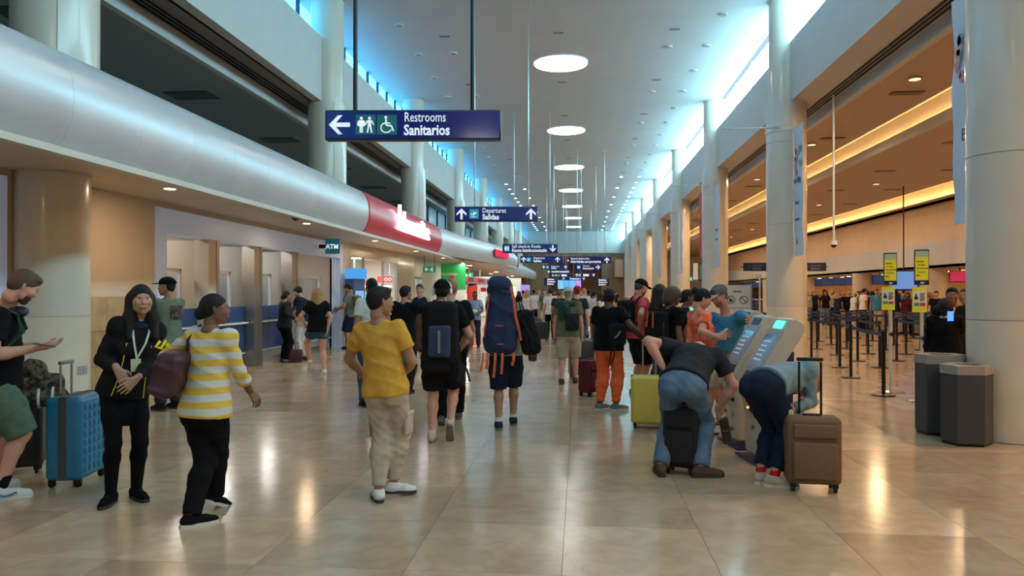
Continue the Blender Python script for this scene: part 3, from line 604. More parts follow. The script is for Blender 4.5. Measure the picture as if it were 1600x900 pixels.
exitsign(671,421,30,20,'green running-man exit sign hanging by the glass door on the left')
exitsign(732,430,38,15,'green running-man exit sign by the green shop wall')
exitsign(1041,436,34,14,'green exit sign between the right columns'); exitsign(983,446,55,9,'smallest green exit sign far down the right columns')
# airline direction signs at the second right column
for lab,px0,px1,d in (('left dark navy airline sign beside the second right column',1165,1197,17.5),('right dark navy airline sign beside the second right column',1257,1287,17.2)):
    c=ray((px0+px1)/2,417,d); w_=(px1-px0)*d/FPX+.1; t=thing('column_sign',lab,'sign',tuple(c),YAW*.5)
    MB().rbox((0,0,0),(w_,.05,.2),.01,2).build('panel',M_navyd,t); mm=mat('dim_letter',(.35,.35,.4),.5)
    text('lettering','Aeroméxico',.055,mm,t,(-.08,-.028,.012),width=.24); text('lettering','Mostrador',.055,mm,t,(-.08,-.028,-.055),bold=.001,width=.2)
    m=MB(); disc(m,-.16,0,.025,-.027,n=12); bar(m,(-.19,-.03),(-.12,.03),.015,-.027); m.build('emblem',mat('dim_red',(.3,.03,.05),.5),t)
    MB().box(-w_/2-.05,w_/2+.05,.02,.05,-.012,.012).build('bracket',M_blackm,t)
# camera on stem
c=ray(1303,282,15.5); c2=ray(1303,381,15.5)
t=thing('dome_camera','white dome security camera on a long stem from the warm ceiling','camera',tuple(c2))
MB().tube([(0,0,.06),(0,0,5.78-c2.z)],.022,10).build('stem',M_white,t,smooth=True); MB().cyl((0,0),.075,-.02,.07,20,r1=.06).build('housing',M_white,t,smooth=True); MB().sph((0,0,-.02),.062,16,10).build('dome',M_blackm,t,smooth='all')
c2=ray(557,367,13.5); t=thing('dome_camera','small dark dome camera under the silver band left of the red sign','camera',(-5.2,c2.y,2.98))
MB().cyl((0,0),.09,.02,.14,20).build('housing',M_white,t,smooth=True); MB().sph((0,0,.02),.08,16,10).build('dome',M_blackm,t,smooth='all')
# banners
def banner(x,ya,yb,z0,z1,lab,m,top=None,words=(),art=0):
    t=thing('banner',lab,'banner',(x,(ya+yb)/2,z0),PI/2 if False else 0); h=abs(yb-ya)/2; H=z1-z0
    b=MB(); n=14; vs=[]
    for i in range(n+1):
        z=H*i/n; o=.015*math.sin(i*1.3)
        vs+=[(o,-h,z),(o+.012*math.sin(i*.7),h,z),(o+.006,h,z),(o+.006,-h,z)]
    fs=[]
    for i in range(n):
        for k in range(4): fs.append((4*i+k,4*i+(k+1)%4,4*i+4+(k+1)%4,4*i+4+k))
    fs+=[(3,2,1,0),(4*n,4*n+1,4*n+2,4*n+3)]
    b.add(vs,fs).build('cloth',m,t); MB().tube([(0,-h-.03,H),(0,h+.015,H)],.014,8).build('rod',M_steel,t)
    dk=mat('banner_ink',(.06,.09,.22),.6)
    for wd,sz,zz in words: text('lettering',wd,sz,dk,t,(-.03,0,zz),(PI/2,0,-PI/2),align='CENTER',depth=.002)
    if art:
        random.seed(5); cols=[mat('ink_a',(.55,.25,.35),.6),mat('ink_b',(.1,.25,.3),.6),mat('ink_c',(.65,.35,.2),.6)]
        for q in range(3):
            for j in range(5):
                m2=MB()
                cy_,cz_=random.uniform(-.2,.2),H-.45-random.uniform(0,.75); r_=random.uniform(.03,.07)
                m2.add([(-.024,cy_+r_*math.cos(a)*random.uniform(.7,1.2),cz_+r_*1.3*math.sin(a)) for a in [2*PI*i/8 for i in range(8)]],[tuple(range(8))])
                m2.build('flower_print',cols[q],t)
    return t
M_ban=mat('banner_cloth',(.58,.68,.82),.7)
banner(4.69,9.12,9.76,2.45,5.25,'white hanging banner with a flower print, half hidden by the nearest right column',M_ban,words=(('B',.22,1.0),),art=1)
banner(4.64,15.86,16.5,2.38,5.15,'white hanging banner with small print on the second right column',M_ban,words=(('ROYAL',.15,1.55),('Beauty',.12,1.1),('Gardens',.1,.75),('&',.16,.25)),art=1)
banner(4.53,24.44,25.19,2.42,5.15,'white hanging banner on the third right column',M_ban,words=(('Royal',.15,1.2),('Beauty',.12,.9)))
for k in range(3,8): banner(4.53,7.04+8.7*k,7.79+8.7*k,2.42,5.15,'white hanging banner on the %s right column'%ords[k],M_ban)
banner(4.5,27.6,28.3,2.9,5.3,'red hanging banner between the third and fourth right columns',mat('banner_red',(.55,.05,.06),.7),words=())
MB().tube([(.0,-.3,2.4),(.15,-.3,5.78-2.9)],.006,6).build('wire',M_steel,bpy.data.objects['banner.008']); MB().tube([(.0,.3,2.4),(.15,.3,5.78-2.9)],.006,6).build('wire',M_steel,bpy.data.objects['banner.008'])
t=thing('monitor_cluster','cluster of hanging monitors between the third and fourth right columns','screen',(5.05,ray(1082,425,29).y,ray(1082,425,29).z))
for q in range(3): b=MB().box(-.38+.27*q,-.15+.27*q,-.05,.02,-.35,.35).build('monitor',M_blackm,t); MB().box(-.36+.27*q,-.17+.27*q,-.06,-.05,-.30,.30).build('screen',mat('dim_screen',(.03,.08,.09),.2,em=(.1,.25,.25),es=.3),b)
MB().box(-.6,-.42,-.05,.02,-.3,.35).build('side_panel',M_white,t); MB().box(-.02,.02,0,.04,.35,5.78-t.location.z).build('pole',M_blackm,t)
# ================================================================ queue stanchions
M_belt=mat('navy_belt',(.01,.02,.07),.7); M_post=mat('black_post',(.012,.012,.014),.35,.3)
def stanchion():
    t=thing('stanchion','x','barrier post')
    MB().cyl((0,0),.17,0,.018,28).cyl((0,0),.15,.018,.03,28,r1=.04).build('base',M_post,t,smooth=True)
    MB().cyl((0,0),.03,.02,.93,16).build('post',M_post,t,smooth=True); MB().cyl((0,0),.036,.88,1.0,16).build('belt_head',M_post,t,smooth=True); return t
st0=stanchion(); tr={st0.name:kids(st0)}
for c in kids(st0): tr[c.name]=[]
first=True
rows=[]
for r_ in range(7):
    rr=[]
    for c_ in range(8):
        x=5.35+.92*r_+.10*c_; y=14.6+1.75*c_-1.4*(r_==5)+.25*math.sin(r_*2+c_)
        if r_==0 and c_==0: x,y=gr(1332,590).x,gr(1332,590).y
        if r_==1 and c_==0: x,y=gr(1378,617).x,gr(1378,617).y-.0
        rr.append((x,y))
    rows.append(rr)
rows[1][0]=(gr(1380,618).x,gr(1380,618).y); rows[0][0]=(gr(1329,590).x,gr(1329,590).y); rows[0][1]=(gr(1312,574).x,gr(1312,574).y)
rn=['front','second','third','fourth','fifth','sixth','back']
for r_,rr in enumerate(rows):
    for c_,(x,y) in enumerate(rr):
        o=st0 if first else dup(st0,tree=tr); first=False; o.location=(x,y,0); o['label']='black queue stanchion, %s along the %s row of barriers from the hall'%(ords[c_],rn[r_]) ; o['group']='queue stanchions'
    for c_ in range(len(rr)-1):
        if (r_+c_)%5==4 and r_>1: continue
        a,b=Vector((*rr[c_],.95)),Vector((*rr[c_+1],.95)); u=(b-a).normalized()
        pts=[a+u*.04]+[a.lerp(b,t_)-Vector((0,0,.02*math.sin(PI*t_))) for t_ in (.25,.5,.75)]+[b-u*.04]
        o=MB().strap(pts,.06,.004,(u.y,-u.x,0)).build('belt',M_belt); tag(o,'navy belt %s along the %s row of queue barriers'%(ords[c_],rn[r_]),'belt','queue belts')
# cross belts
for r_ in range(6):
    for c_ in (0,3,7):
        if (r_+c_)%2: continue
        a,b=Vector((*rows[r_][c_],.95)),Vector((*rows[r_+1][c_],.95)); u=(b-a).normalized()
        o=MB().strap([a+u*.04,a.lerp(b,.5)-Vector((0,0,.02)),b-u*.04],.06,.004,(u.y,-u.x,0)).build('belt',M_belt); tag(o,'navy cross belt between the %s and %s barrier rows at post %s'%(rn[r_],rn[r_+1],ords[c_]),'belt','queue belts')
# yellow sign stands
M_yel=mat('yellow_notice',(.72,.72,.02),.5,em=(.7,.7,.02),es=.06); M_paper=mat('white_notice',(.75,.78,.75),.5)
ink=mat('print_ink',(.03,.03,.03),.6)
def stand(px,pyb,top,lab):
    b=gr(px,pyb); d=EYE*FPX/(pyb-HOR); t=thing('sign_stand',lab,'sign',(b.x,b.y,0),YAW-.35)
    MB().cyl((0,0),.21,0,.012,32).cyl((0,0),.18,.012,.03,32,r1=.03).build('base',mat('chrome_base',(.55,.52,.48),.2,.9),t,smooth=True)
    MB().cyl((0,0),.024,.02,top-.3,20).build('pole',mat('light_pole',(.66,.64,.58),.4,0),t,smooth=True)
    z1=top; z0=top-.52
    MB().box(-.095,.095,-.025,.03,z0,z1).build('upper_board',M_navyd,t); MB().box(-.085,.085,-.03,-.025,z0+.07,z1-.02).build('yellow_face',M_yel,t)
    MB().box(-.085,.085,-.032,-.03,z1-.11,z1-.02).build('pale_panel',mat('pale_green',(.35,.55,.42),.5),t)
    for q in range(5): text('lettering',['Equipaje','de mano','Documentado','Carry-on','Bags'][q],.028,ink,t,(-.07+.015*(q%2),-.031,z1-.18-.052*q),bold=.001,depth=.001)
    text('lettering','OK',.035,M_sw,t,(-.02,-.027,z0+.02),depth=.001)
    z1=z0-.03 ; 
    MB().box(-.13,.06,-.05,-.035,z1-.37,z1).build('notice_board',M_yel,t)
    MB().box(-.12,.05,-.052,-.05,z1-.29,z1-.05).build('notice_sheet',M_paper,t)
    MB().box(-.11,-.04,-.054,-.052,z1-.28,z1-.23).build('green_block',mat('notice_green',(.05,.35,.15),.5),t); MB().box(-.03,.04,-.054,-.052,z1-.28,z1-.23).build('red_block',mat('notice_red',(.6,.06,.05),.5),t)
    m=MB(); disc(m,-.08,z1-.16,.028,-.0545,n=14); bar(m,(-.08,z1-.135),(-.08,z1-.10),.02,-.0545); m.build('bag_print',ink,t)
    m=MB(); 
    for q in range(4): bar(m,(-.03,z1-.10-.03*q),(.035-.01*(q%2),z1-.10-.03*q),.015,-.0545)
    m.build('text_lines',ink,t)
    MB().tube([(0,0,.93),(.02,-.09,.93)],.03,8).build('belt_clip',M_post,t); return t
stand(1391,612,2.24,'yellow notice board on a pale pole stand, the left of two'); stand(1440,627,2.23,'yellow notice board on a pale pole stand, right of two beside the bins')
# bins
M_bin=mat('charcoal_bin',(.045,.048,.055),.45,noise=.05); M_bint=mat('bin_rim',(.33,.30,.26),.4)
def bin_(px,dd,rz,lab,sc=1):
    b=ray(px,0,dd); t=thing('litter_bin',lab,'bin',(b.x,b.y,0),rz); n=6; r_=.265; t.scale=(1,1,sc)
    poly=[(r_*math.cos(2*PI*i/n+.5),.85*r_*math.sin(2*PI*i/n+.5)) for i in range(n)]
    MB().prism([(x*.94,y*.94) for x,y in poly],0,.03).build('foot',M_blackm,t); MB().prism(poly,.03,.80).build('body',M_bin,t,bev=.008)
    m=MB(); o_=[(x*1.02,y*1.02) for x,y in poly]; i_=[(x*.62,y*.62) for x,y in poly]
    vs=[(x,y,.80) for x,y in o_]+[(x,y,.90) for x,y in o_]+[(x,y,.90) for x,y in i_]+[(x,y,.82) for x,y in i_]; fs=[tuple(range(n-1,-1,-1))]
    for k in range(3): fs+=[(k*n+i,k*n+(i+1)%n,(k+1)*n+(i+1)%n,(k+1)*n+i) for i in range(n)]
    fs+=[tuple(range(3*n,4*n))]; m.add(vs,fs).build('rim',M_bint,t); MB().prism([(x*.6,y*.6) for x,y in poly],.825,.835).build('opening',M_blackm,t); return t
bin_(1510,7.85,.35,'front grey hexagonal litter bin beside the nearest right column',.93); bin_(1468,8.42,.2,'rear grey hexagonal litter bin behind the first one',1.0)
# ================================================================ kiosks
M_kb=mat('kiosk_beige',(.50,.46,.38),.4,noise=.02); M_kn=mat('kiosk_navy',(.01,.015,.10),.35); M_ks=mat('kiosk_screen',(.03,.05,.07),.08,em=(.25,.38,.5),es=.28)
def kiosk(x,y,rz,lab,lit):
    t=thing('checkin_kiosk',lab,'kiosk',(x,y,0),rz)
    # profile in local y (front = -y) and z
    w_=.19
    def prof(name,P,m,a=-w_,b=w_,bev=.012):
        mm=MB(); n=len(P); mm.add([(a,p,q) for p,q in P]+[(b,p,q) for p,q in P],[tuple(range(n-1,-1,-1)),tuple(range(n,2*n))]+[(i,(i+1)%n,n+(i+1)%n,n+i) for i in range(n)])
        return mm.build(name,m,t,bev=bev)
    prof('lower_body',[(-.15,.07),(.03,.07),(.05,.12),(.05,.74),(-.06,.80),(-.19,.70),(-.19,.60),(-.15,.40)],M_kb)
    prof('upper_body',[(-.20,.76),(-.16,.70),(-.06,.70),(.29,1.24),(.28,1.31),(.20,1.36),(.15,1.35)],M_kb,bev=.015)
    MB().rbox((0,.12,.009),(.62,.66,.018),.008,2).build('base_plate',M_kn,t); prof('rear_post',[(.055,.02),(.17,.02),(.20,1.05),(.10,.93),(.055,.80)],M_kn,-.15,.15)
    # front slope frame: from (-.17,.84) to (.16,1.44)
    a=Vector((-.20,.76)); b=Vector((.15,1.35)); u=(b-a).normalized(); nn=Vector((-u.y,u.x))
    def onf(name,s0,s1,x0,x1,off,th,m,par=None):
        P=[a+u*s0+nn*off,a+u*s1+nn*off,a+u*s1+nn*(off+th),a+u*s0+nn*(off+th)]
        mm=MB(); mm.add([(x0,p.x,p.y) for p in P]+[(x1,p.x,p.y) for p in P],[(0,1,2,3),(7,6,5,4)]+[(i,i+4,(i+1)%4+4,(i+1)%4) for i in range(4)])
        return mm.build(name,m,par or t)
    bz=onf('screen_bezel',.13,.56,-.165,.165,0,.012,mat('bezel_grey',(.38,.40,.42),.35)); onf('screen',.17,.50,-.135,.135,.012,.003,M_ks,bz)
    m2=mat('screen_text',(.5,.6,.7),.4,em=(.5,.65,.8),es=.35)
    for q in range(5): onf('screen_line',.22+.05*q,.235+.05*q,-.10,.07-.03*(q%2),.0151,.001,m2,bz)
    onf('scanner_window',.58,.66,-.10,.10,0,.006,mat('scanner_green',(.1,.9,.45),.3,em=(.05,1,.42),es=3.2) if lit else mat('scanner_dark',(.03,.03,.03),.3))
    onf('card_slot',.03,.10,-.13,.13,0,.01,M_kn)
    for zz,mm in ((.62,emis('led_green',(.05,1,.4),4)),(.50,emis('led_amber',(1,.35,.08),3))):
        MB().rbox((.06,-.165+.0,zz+.0),(.10,.05,.07),.01,2).build('reader',M_blackm,t); MB().sph((.02,-.20,zz+.01),.012,8,6).build('indicator',mm,t)
    MB().box(-.02,.06,-.15,-.14,.30,.34).build('lock',M_steel,t)
    return t
k1=gr(1160,697); k2=gr(1196,735)
kiosk(k1.x+.06,k1.y+.12,R(-82),'beige self check-in kiosk with a grey screen, left of the two near ones',False)
kiosk(k2.x+.12,k2.y+.42,R(-82),'beige self check-in kiosk with a glowing green scanner, behind the bending woman',True)
k3=gr(1118,640); kiosk(k3.x+.3,k3.y,R(-82),'beige check-in kiosk just beyond the two near ones',False)
k3=gr(1060,610); kiosk(k3.x+.2,k3.y+.8,R(-82),'beige check-in kiosk with a green light among the waiting people',True)
# info board with prohibition marks
t=thing('info_board','tall white information board with two round prohibition symbols behind the kiosks','sign',(gr(1152,560).x,gr(1152,560).y,0),YAW-.3)
d=EYE*FPX/(560-HOR); 
MB().box(-.30,.30,0,.05,.05,1.78).build('board',mat('board_white',(.62,.60,.55),.5),t); MB().box(-.34,-.30,-.01,.06,0,1.8).box(.30,.34,-.01,.06,0,1.8).box(-.36,.36,-.12,.18,0,.03).build('frame',M_steel,t)
m=MB()
for cx_ in (-.15,.15):
    for i in range(16): a=2*PI*i/16; b_=2*PI*(i+1)/16; bar(m,(cx_+.09*math.cos(a),1.42+.09*math.sin(a)),(cx_+.09*math.cos(b_),1.42+.09*math.sin(b_)),.02,-.002)
    bar(m,(cx_-.06,1.48),(cx_+.06,1.36),.02,-.002)
disc(m,-.15,1.41,.045,-.002)
for q in range(6): bar(m,(-.24,1.22-.11*q),(.24-.05*(q%3),1.22-.11*q),.012,-.002)
bar(m,(-.1,1.62),(.1,1.62),.03,-.002)
m.build('printed_symbols',mat('board_ink',(.08,.07,.06),.6),t)
t=thing('white_post','slim white post with a bracket right of the information board','post',(gr(1187,560).x,gr(1187,560).y,0))
MB().cyl((0,0),.02,0,2.05,12).build('tube',M_white,t,smooth=True); MB().rbox((-.03,0,2.0),(.16,.06,.12),.02,2).build('head',M_white,t); MB().cyl((0,0),.12,0,.02,20).build('foot',M_steel,t)
# ================================================================ airline counters on the right
M_cnt=mat('counter_dark',(.03,.04,.09),.4)
for k in range(12):
    y=20+4.4*k
    t=thing('airline_counter','navy airline check-in counter, %s from the camera in the far row'%(ords+['ninth','tenth','eleventh','farthest'])[k],'counter',(14.9,y,0),0,'airline counters')
    MB().rbox((0,0,.5),(.7,1.7,1.0),.03,2).build('body',M_cnt,t); MB().box(-.42,.42,-.9,.9,1.0,1.05).build('worktop',M_white,t); MB().rbox((.1,.1,1.25),(.05,.45,.32),.01,2).build('monitor',M_blackm,t); MB().box(.08,.14,.05,.15,1.05,1.1).build('monitor_foot',M_blackm,t)
    MB().box(-.4,-.352,-.5,.5,.35,.8).build('front_panel',M_blueC,t)
sc=[('dark',(.02,.03,.08),(.05,.08,.2),.4),('red',(.4,.03,.06),(.6,.03,.08),.7)]
for k in range(26):
    y=18.5+1.9*k
    for q,x in enumerate((14.6,)):
        m_=sc[1] if k in (5,6,7) else sc[0]
        t=thing('counter_monitor','hanging %s monitor above the airline counters, %s along the row'%('red' if k in (5,6,7) else 'dark navy',ORD[k]),'screen',(x,y,2.22),R(-48),('red' if k in (5,6,7) else 'navy')+' hanging monitors')
        MB().rbox((0,0,0),(.75,.08,.46),.01,2).build('casing',M_blackm,t); MB().box(-.34,.34,-.045,-.04,-.2,.2).build('screen',mat('mon_'+m_[0],m_[1],.2,em=m_[2],es=m_[3]),t); MB().box(-.02,.02,-.02,.02,.2,.33).build('stem',M_blackm,t)
    if k%2==0:
        t=tag(MB().box(-.05,.05,-1.5,1.5,0,.03).build('ceiling_strip_light',emis('strip_warm',(1,.55,.2),8)),'warm linear strip lamp above the airline counters, %s along'%ORD[k//2],'light','counter strip lamps'); t.location=(16.3,y,2.52)
d=thing('blue_screen','large pale blue hanging screen near the airline counters','screen',tuple(ray(1412,438,26)),R(-15)); MB().rbox((0,0,0),(.95,.1,.72),.02,2).build('casing',M_blackm,d); MB().box(-.42,.42,-.06,-.05,-.31,.31).build('screen',emis('pale_blue_screen',(.22,.38,.8),.8),d); MB().box(-.02,.02,-.02,.02,.35,5.35-d.location.z).build('stem',M_blackm,d)
for k,y in enumerate((23.0,30.5,38.0,47.0,56.0)):
    t=thing('counter_column','round cream column in the airline counter row, %s of five'%ords[k],'column',(13.95,y,0)); MB().cyl((0,0),.45,0,2.55,32).build('shaft',M_cream,t,smooth=True); MB().cyl((0,0),.47,0,.12,32).build('plinth',M_steel,t,smooth=True)
# ================================================================ far shops on the left
for k,(y0_,y1_,hgt,mt) in enumerate(((37.1,39.4,2.0,'w'),(41.5,44,2.0,'w'),(46,49,2.1,'w'),(52,56,2.1,'w'),(60,66,2.1,'w'))):
    for q in range(3):
        x=-6.6+.0*q; yy=y0_+(y1_-y0_)*(q+.5)/3
        t=thing('poster_stand','white shop poster with red header, %s of the %s far shop on the left'%(ORD[q],ORD[k]),'poster',(x+.5,yy,0),R(20),'far shop posters')
        w2=(y1_-y0_)/3*.32; MB().box(-w2,w2,0,.05,.1,hgt).build('panel',mat('poster_white',(.8,.78,.76),.5,em=(1,.95,.9),es=.25),t); MB().box(-w2*.7,w2*.7,-.01,0,hgt-.45,hgt-.2).build('red_print',M_red,t); MB().box(-w2,-w2+.05,.0,.05,0,.1).box(w2-.05,w2,0,.05,0,.1).build('foot',M_steel,t)
    t=thing('shop_fascia','dark red fascia beam above the far left shop %s'%ords[k],'fascia',(-6.4,(y0_+y1_)/2,2.35)); MB().box(-.1,.1,-(y1_-y0_)/2,(y1_-y0_)/2,-.12,.12).build('beam',M_red,t); MB().box(-.04,.04,-.04,.04,.12,.77).build('hanger',M_steel,t)
    t=thing('shop_shelf','shop display shelf with red goods, %s far shop on the left'%ords[k],'shelf',(-7.4,(y0_+y1_)/2,0)); h=(y1_-y0_)/2-.1
    MB().box(-.3,.3,-h,h,0,.12).box(-.3,-.26,-h,h,.12,1.9).build('carcass',mat('shop_dark',(.12,.07,.05),.5),t)
    for j in range(4): MB().box(-.26,.3,-h,h,.45*j+.42,.45*j+.45).build('board',M_white,t)
    for j in range(4):
        for q in range(6): MB().rbox((.05,-h+.2+2*(h-.2)*q/5,.45*j+.45+.15),(.3,.22,.28),.03,2).build('goods',bookm[(q+j*2)%6],t)
t=thing('green_wall_sign','green lit wall panel above the shop entrance left of the tall backpack','sign',(-6.5,37.2,2.3),YAW); MB().box(-.75,.75,0,.1,-.55,.75).build('panel',mat('green_lit',(.02,.30,.10),.4,em=(.02,.5,.12),es=.1),t); MB().box(-.5,.3,-.01,0,.2,.26).build('pale_stripe',mat('pale_letter',(.4,.7,.4),.5),t)
MB().box(-.7,.7,0.02,.06,-2.3,-.55).build('leg_panel',M_white,t)
t=thing('display_column','tall red shop display column left of the tall backpack','display',(-5.6,38.6,0)); MB().rbox((0,0,1.0),(.5,.5,2.0),.1,4).build('body',mat('booth_red',(.6,.03,.02),.4,em=(.6,.02,.01),es=.15),t,smooth=True); MB().rbox((0,-.02,2.02),(.4,.4,.1),.04,3).build('cap',M_blackm,t)
for q in range(4):
    t=thing('glowing_display','purple glowing display panel in the far left shops, %s along'%ORD[q],'display',(-5.0,67+q*1.3,1.5),R(25),'purple glowing displays'); MB().box(-.3,.3,0,.08,-.8,.8).build('panel',emis('purple_panel',(.5,.4,1),.9),t); MB().box(-.03,.03,.02,.06,-1.5,-.8).build('leg',M_steel,t)
# ================================================================ implicit surfaces (numpy surface nets)
V=lambda *a: np.array(a,dtype=float)
def nrm(v):
    v=np.asarray(v,float); return v/(np.linalg.norm(v)+1e-9)
class Cone:
    "round cone from a to b; fl=(axis,q) flattens it along axis"
    def __init__(s,a,b,ra,rb,k=.02,fl=None):
        s.a=np.asarray(a,float); s.b=np.asarray(b,float); s.ra=ra; s.rb=rb; s.k=k; s.fl=fl
        m=max(ra,rb); s.lo=np.minimum(s.a,s.b)-m; s.hi=np.maximum(s.a,s.b)+m
    def d(s,X,Y,Z):
        a,b=s.a,s.b; px,py,pz=X-a[0],Y-a[1],Z-a[2]; ba=b-a
        L2=float(ba@ba)+1e-12; t=np.clip((px*ba[0]+py*ba[1]+pz*ba[2])/L2,0,1)
        dx,dy,dz=px-t*ba[0],py-t*ba[1],pz-t*ba[2]; r=s.ra+(s.rb-s.ra)*t
        if s.fl is None: return np.sqrt(dx*dx+dy*dy+dz*dz)-r
        n,q=s.fl; c=dx*n[0]+dy*n[1]+dz*n[2]; m2=dx*dx+dy*dy+dz*dz; e=np.sqrt(np.maximum(m2-c*c+(c/q)**2,1e-12)); return (e-r)*(.5+.5*q)
class Ell:
    def __init__(s,c,r,Rm=None,k=.03):
        s.c=np.asarray(c,float); s.r=np.asarray(r,float); s.R=np.eye(3) if Rm is None else Rm; s.k=k; m=s.r.max() if Rm is not None else s.r; s.lo=s.c-m; s.hi=s.c+m
    def d(s,X,Y,Z):
        x,y,z=X-s.c[0],Y-s.c[1],Z-s.c[2]; Q=s.R
        u=(Q[0,0]*x+Q[1,0]*y+Q[2,0]*z)/s.r[0]; v=(Q[0,1]*x+Q[1,1]*y+Q[2,1]*z)/s.r[1]; w_=(Q[0,2]*x+Q[1,2]*y+Q[2,2]*z)/s.r[2]
        k0=np.sqrt(u*u+v*v+w_*w_)+1e-9; k1=np.sqrt((u/s.r[0])**2+(v/s.r[1])**2+(w_/s.r[2])**2)+1e-9; return k0*(k0-1)/k1
class RBox:
    def __init__(s,c,h,r,Rm=None,k=.02):
        s.c=np.asarray(c,float); s.h=np.asarray(h,float)-r; s.r=r; s.R=np.eye(3) if Rm is None else Rm; s.k=k; m=np.linalg.norm(h); s.lo=s.c-m; s.hi=s.c+m
    def d(s,X,Y,Z):
        x,y,z=X-s.c[0],Y-s.c[1],Z-s.c[2]; Q=s.R; o=[]
        for i in range(3): o.append(np.abs(Q[0,i]*x+Q[1,i]*y+Q[2,i]*z)-s.h[i])
        ou=np.sqrt(np.maximum(o[0],0)**2+np.maximum(o[1],0)**2+np.maximum(o[2],0)**2); return ou+np.minimum(np.maximum(np.maximum(o[0],o[1]),o[2]),0)-s.r
def field(prims,lo,hi,h):
    n=np.maximum(np.ceil((hi-lo)/h).astype(int)+1,4); ax=[lo[i]+h*np.arange(n[i]) for i in range(3)]
    D=np.full(n,.5,np.float32); mg=.07
    for p in prims:
        s=[]
        for i in range(3):
            a=max(0,int((p.lo[i]-mg-lo[i])/h)); b=min(n[i],int((p.hi[i]+mg-lo[i])/h)+2)
            s.append(slice(a,b))
            if b<=a: break
        if len(s)<3 or s[2].stop<=s[2].start or s[1].stop<=s[1].start or s[0].stop<=s[0].start: continue
        X=ax[0][s[0]][:,None,None]; Y=ax[1][s[1]][None,:,None]; Z=ax[2][s[2]][None,None,:]
        d=p.d(X,Y,Z).astype(np.float32); c=D[tuple(s)]; k=p.k
        hh=np.clip(.5+.5*(c-d)/k,0,1); D[tuple(s)]=c+(d-c)*hh-k*hh*(1-hh)
    return D,ax
def nets(D,lo,h):
    neg=D<0; nx,ny,nz=D.shape
    c=np.zeros((nx-1,ny-1,nz-1),np.int8)
    for i in (0,1):
        for j in (0,1):
            for k in (0,1): c+=neg[i:nx-1+i,j:ny-1+j,k:nz-1+k]
    act=(c>0)&(c<8); idx=np.full(act.shape,-1,np.int32); ii=np.argwhere(act); idx[act]=np.arange(len(ii))
    if len(ii)==0: return np.zeros((0,3)),np.zeros((0,4),int)
    acc=np.zeros((len(ii),3)); cnt=np.zeros(len(ii)); I,J,K=ii.T
    cor=[(a,b,c_) for a in (0,1) for b in (0,1) for c_ in (0,1)]
    val={q:D[I+q[0],J+q[1],K+q[2]] for q in cor}
    for q in cor:
        for ax_ in range(3):
            if q[ax_]==0:
                r=list(q); r[ax_]=1; r=tuple(r); a,b=val[q],val[r]; m=(a<0)!=(b<0); t=np.where(m,a/(a-b+1e-12),0)
                p=np.array(q,float)[None,:].repeat(len(ii),0); p[:,ax_]+=t; acc+=p*m[:,None]; cnt+=m
    P=(ii+acc/np.maximum(cnt,1)[:,None])*h+lo
    F=[]
    def quads(m,sl,cells,flip):
        w_=np.argwhere(m)
        if len(w_)==0: return
        A,B,C,E_=[idx[tuple((w_+np.array(o)).T)] for o in cells]; ok=(A>=0)&(B>=0)&(C>=0)&(E_>=0)
        f=flip[tuple(w_.T)]; q=np.stack([A,B,C,E_],1); q[f]=q[f][:,::-1]; F.append(q[ok])
    # edges along x
    m=np.zeros_like(neg[:-1]); m=(neg[:-1,:,:]!=neg[1:,:,:]); m2=m[:,1:-1,1:-1]; quads(m2,None,[(0,0,0),(0,1,0),(0,1,1),(0,0,1)],neg[1:,1:-1,1:-1])
    m=(neg[:,:-1,:]!=neg[:,1:,:])[1:-1,:,1:-1]; quads(m,None,[(0,0,0),(0,0,1),(1,0,1),(1,0,0)],neg[1:-1,1:,1:-1])
    m=(neg[:,:,:-1]!=neg[:,:,1:])[1:-1,1:-1,:]; quads(m,None,[(0,0,0),(1,0,0),(1,1,0),(0,1,0)],neg[1:-1,1:-1,1:])
    return P,np.concatenate(F) if F else np.zeros((0,4),int)
def wr(ax,amp,f,seed):
    x,y,z=ax[0][:,None,None],ax[1][None,:,None],ax[2][None,None,:]; s=seed
    u=f*(z*.75+x*.45)+2.2*np.sin(f*.28*y+s)+1.3*np.sin(f*.33*x+2*s)+s; v=f*.6*(z*.8-x*.7)+1.8*np.cos(f*.25*(y+z)+s)+2*s
    r1=(1-np.abs(np.sin(u)))**2; r2=(1-np.abs(np.sin(v)))**2; m=.5+.5*np.sin(6*z+5*x+s)
    return (amp*(.45-1.3*r1*m-1.1*r2*(1-m))).astype(np.float32)
def iso(prims,h,clips=(),wrinkle=0,wf=38,seed=0,sub=(),sk=.01):
    lo=np.min([p.lo for p in prims],0)-2.5*h-wrinkle-.012; hi=np.max([p.hi for p in prims],0)+2.5*h+wrinkle+.012
    for c in clips:  # shrink the grid where a clip is axis aligned
        pass
    D,ax=field(prims,lo,hi,h)
    if wrinkle: D=D+wr(ax,wrinkle,wf,seed)
    X,Y,Z=ax[0][:,None,None],ax[1][None,:,None],ax[2][None,None,:]
    for p,n in clips:  # keeps the side where (x-p).n < 0
        D=np.maximum(D,((X-p[0])*n[0]+(Y-p[1])*n[1]+(Z-p[2])*n[2]).astype(np.float32))
    for p in sub:
        d=-p.d(X,Y,Z); k=sk; hh=np.clip(.5-.5*(D-d)/k,0,1); D=(D+(d-D)*hh+k*hh*(1-hh)).astype(np.float32)
    return D,lo,ax
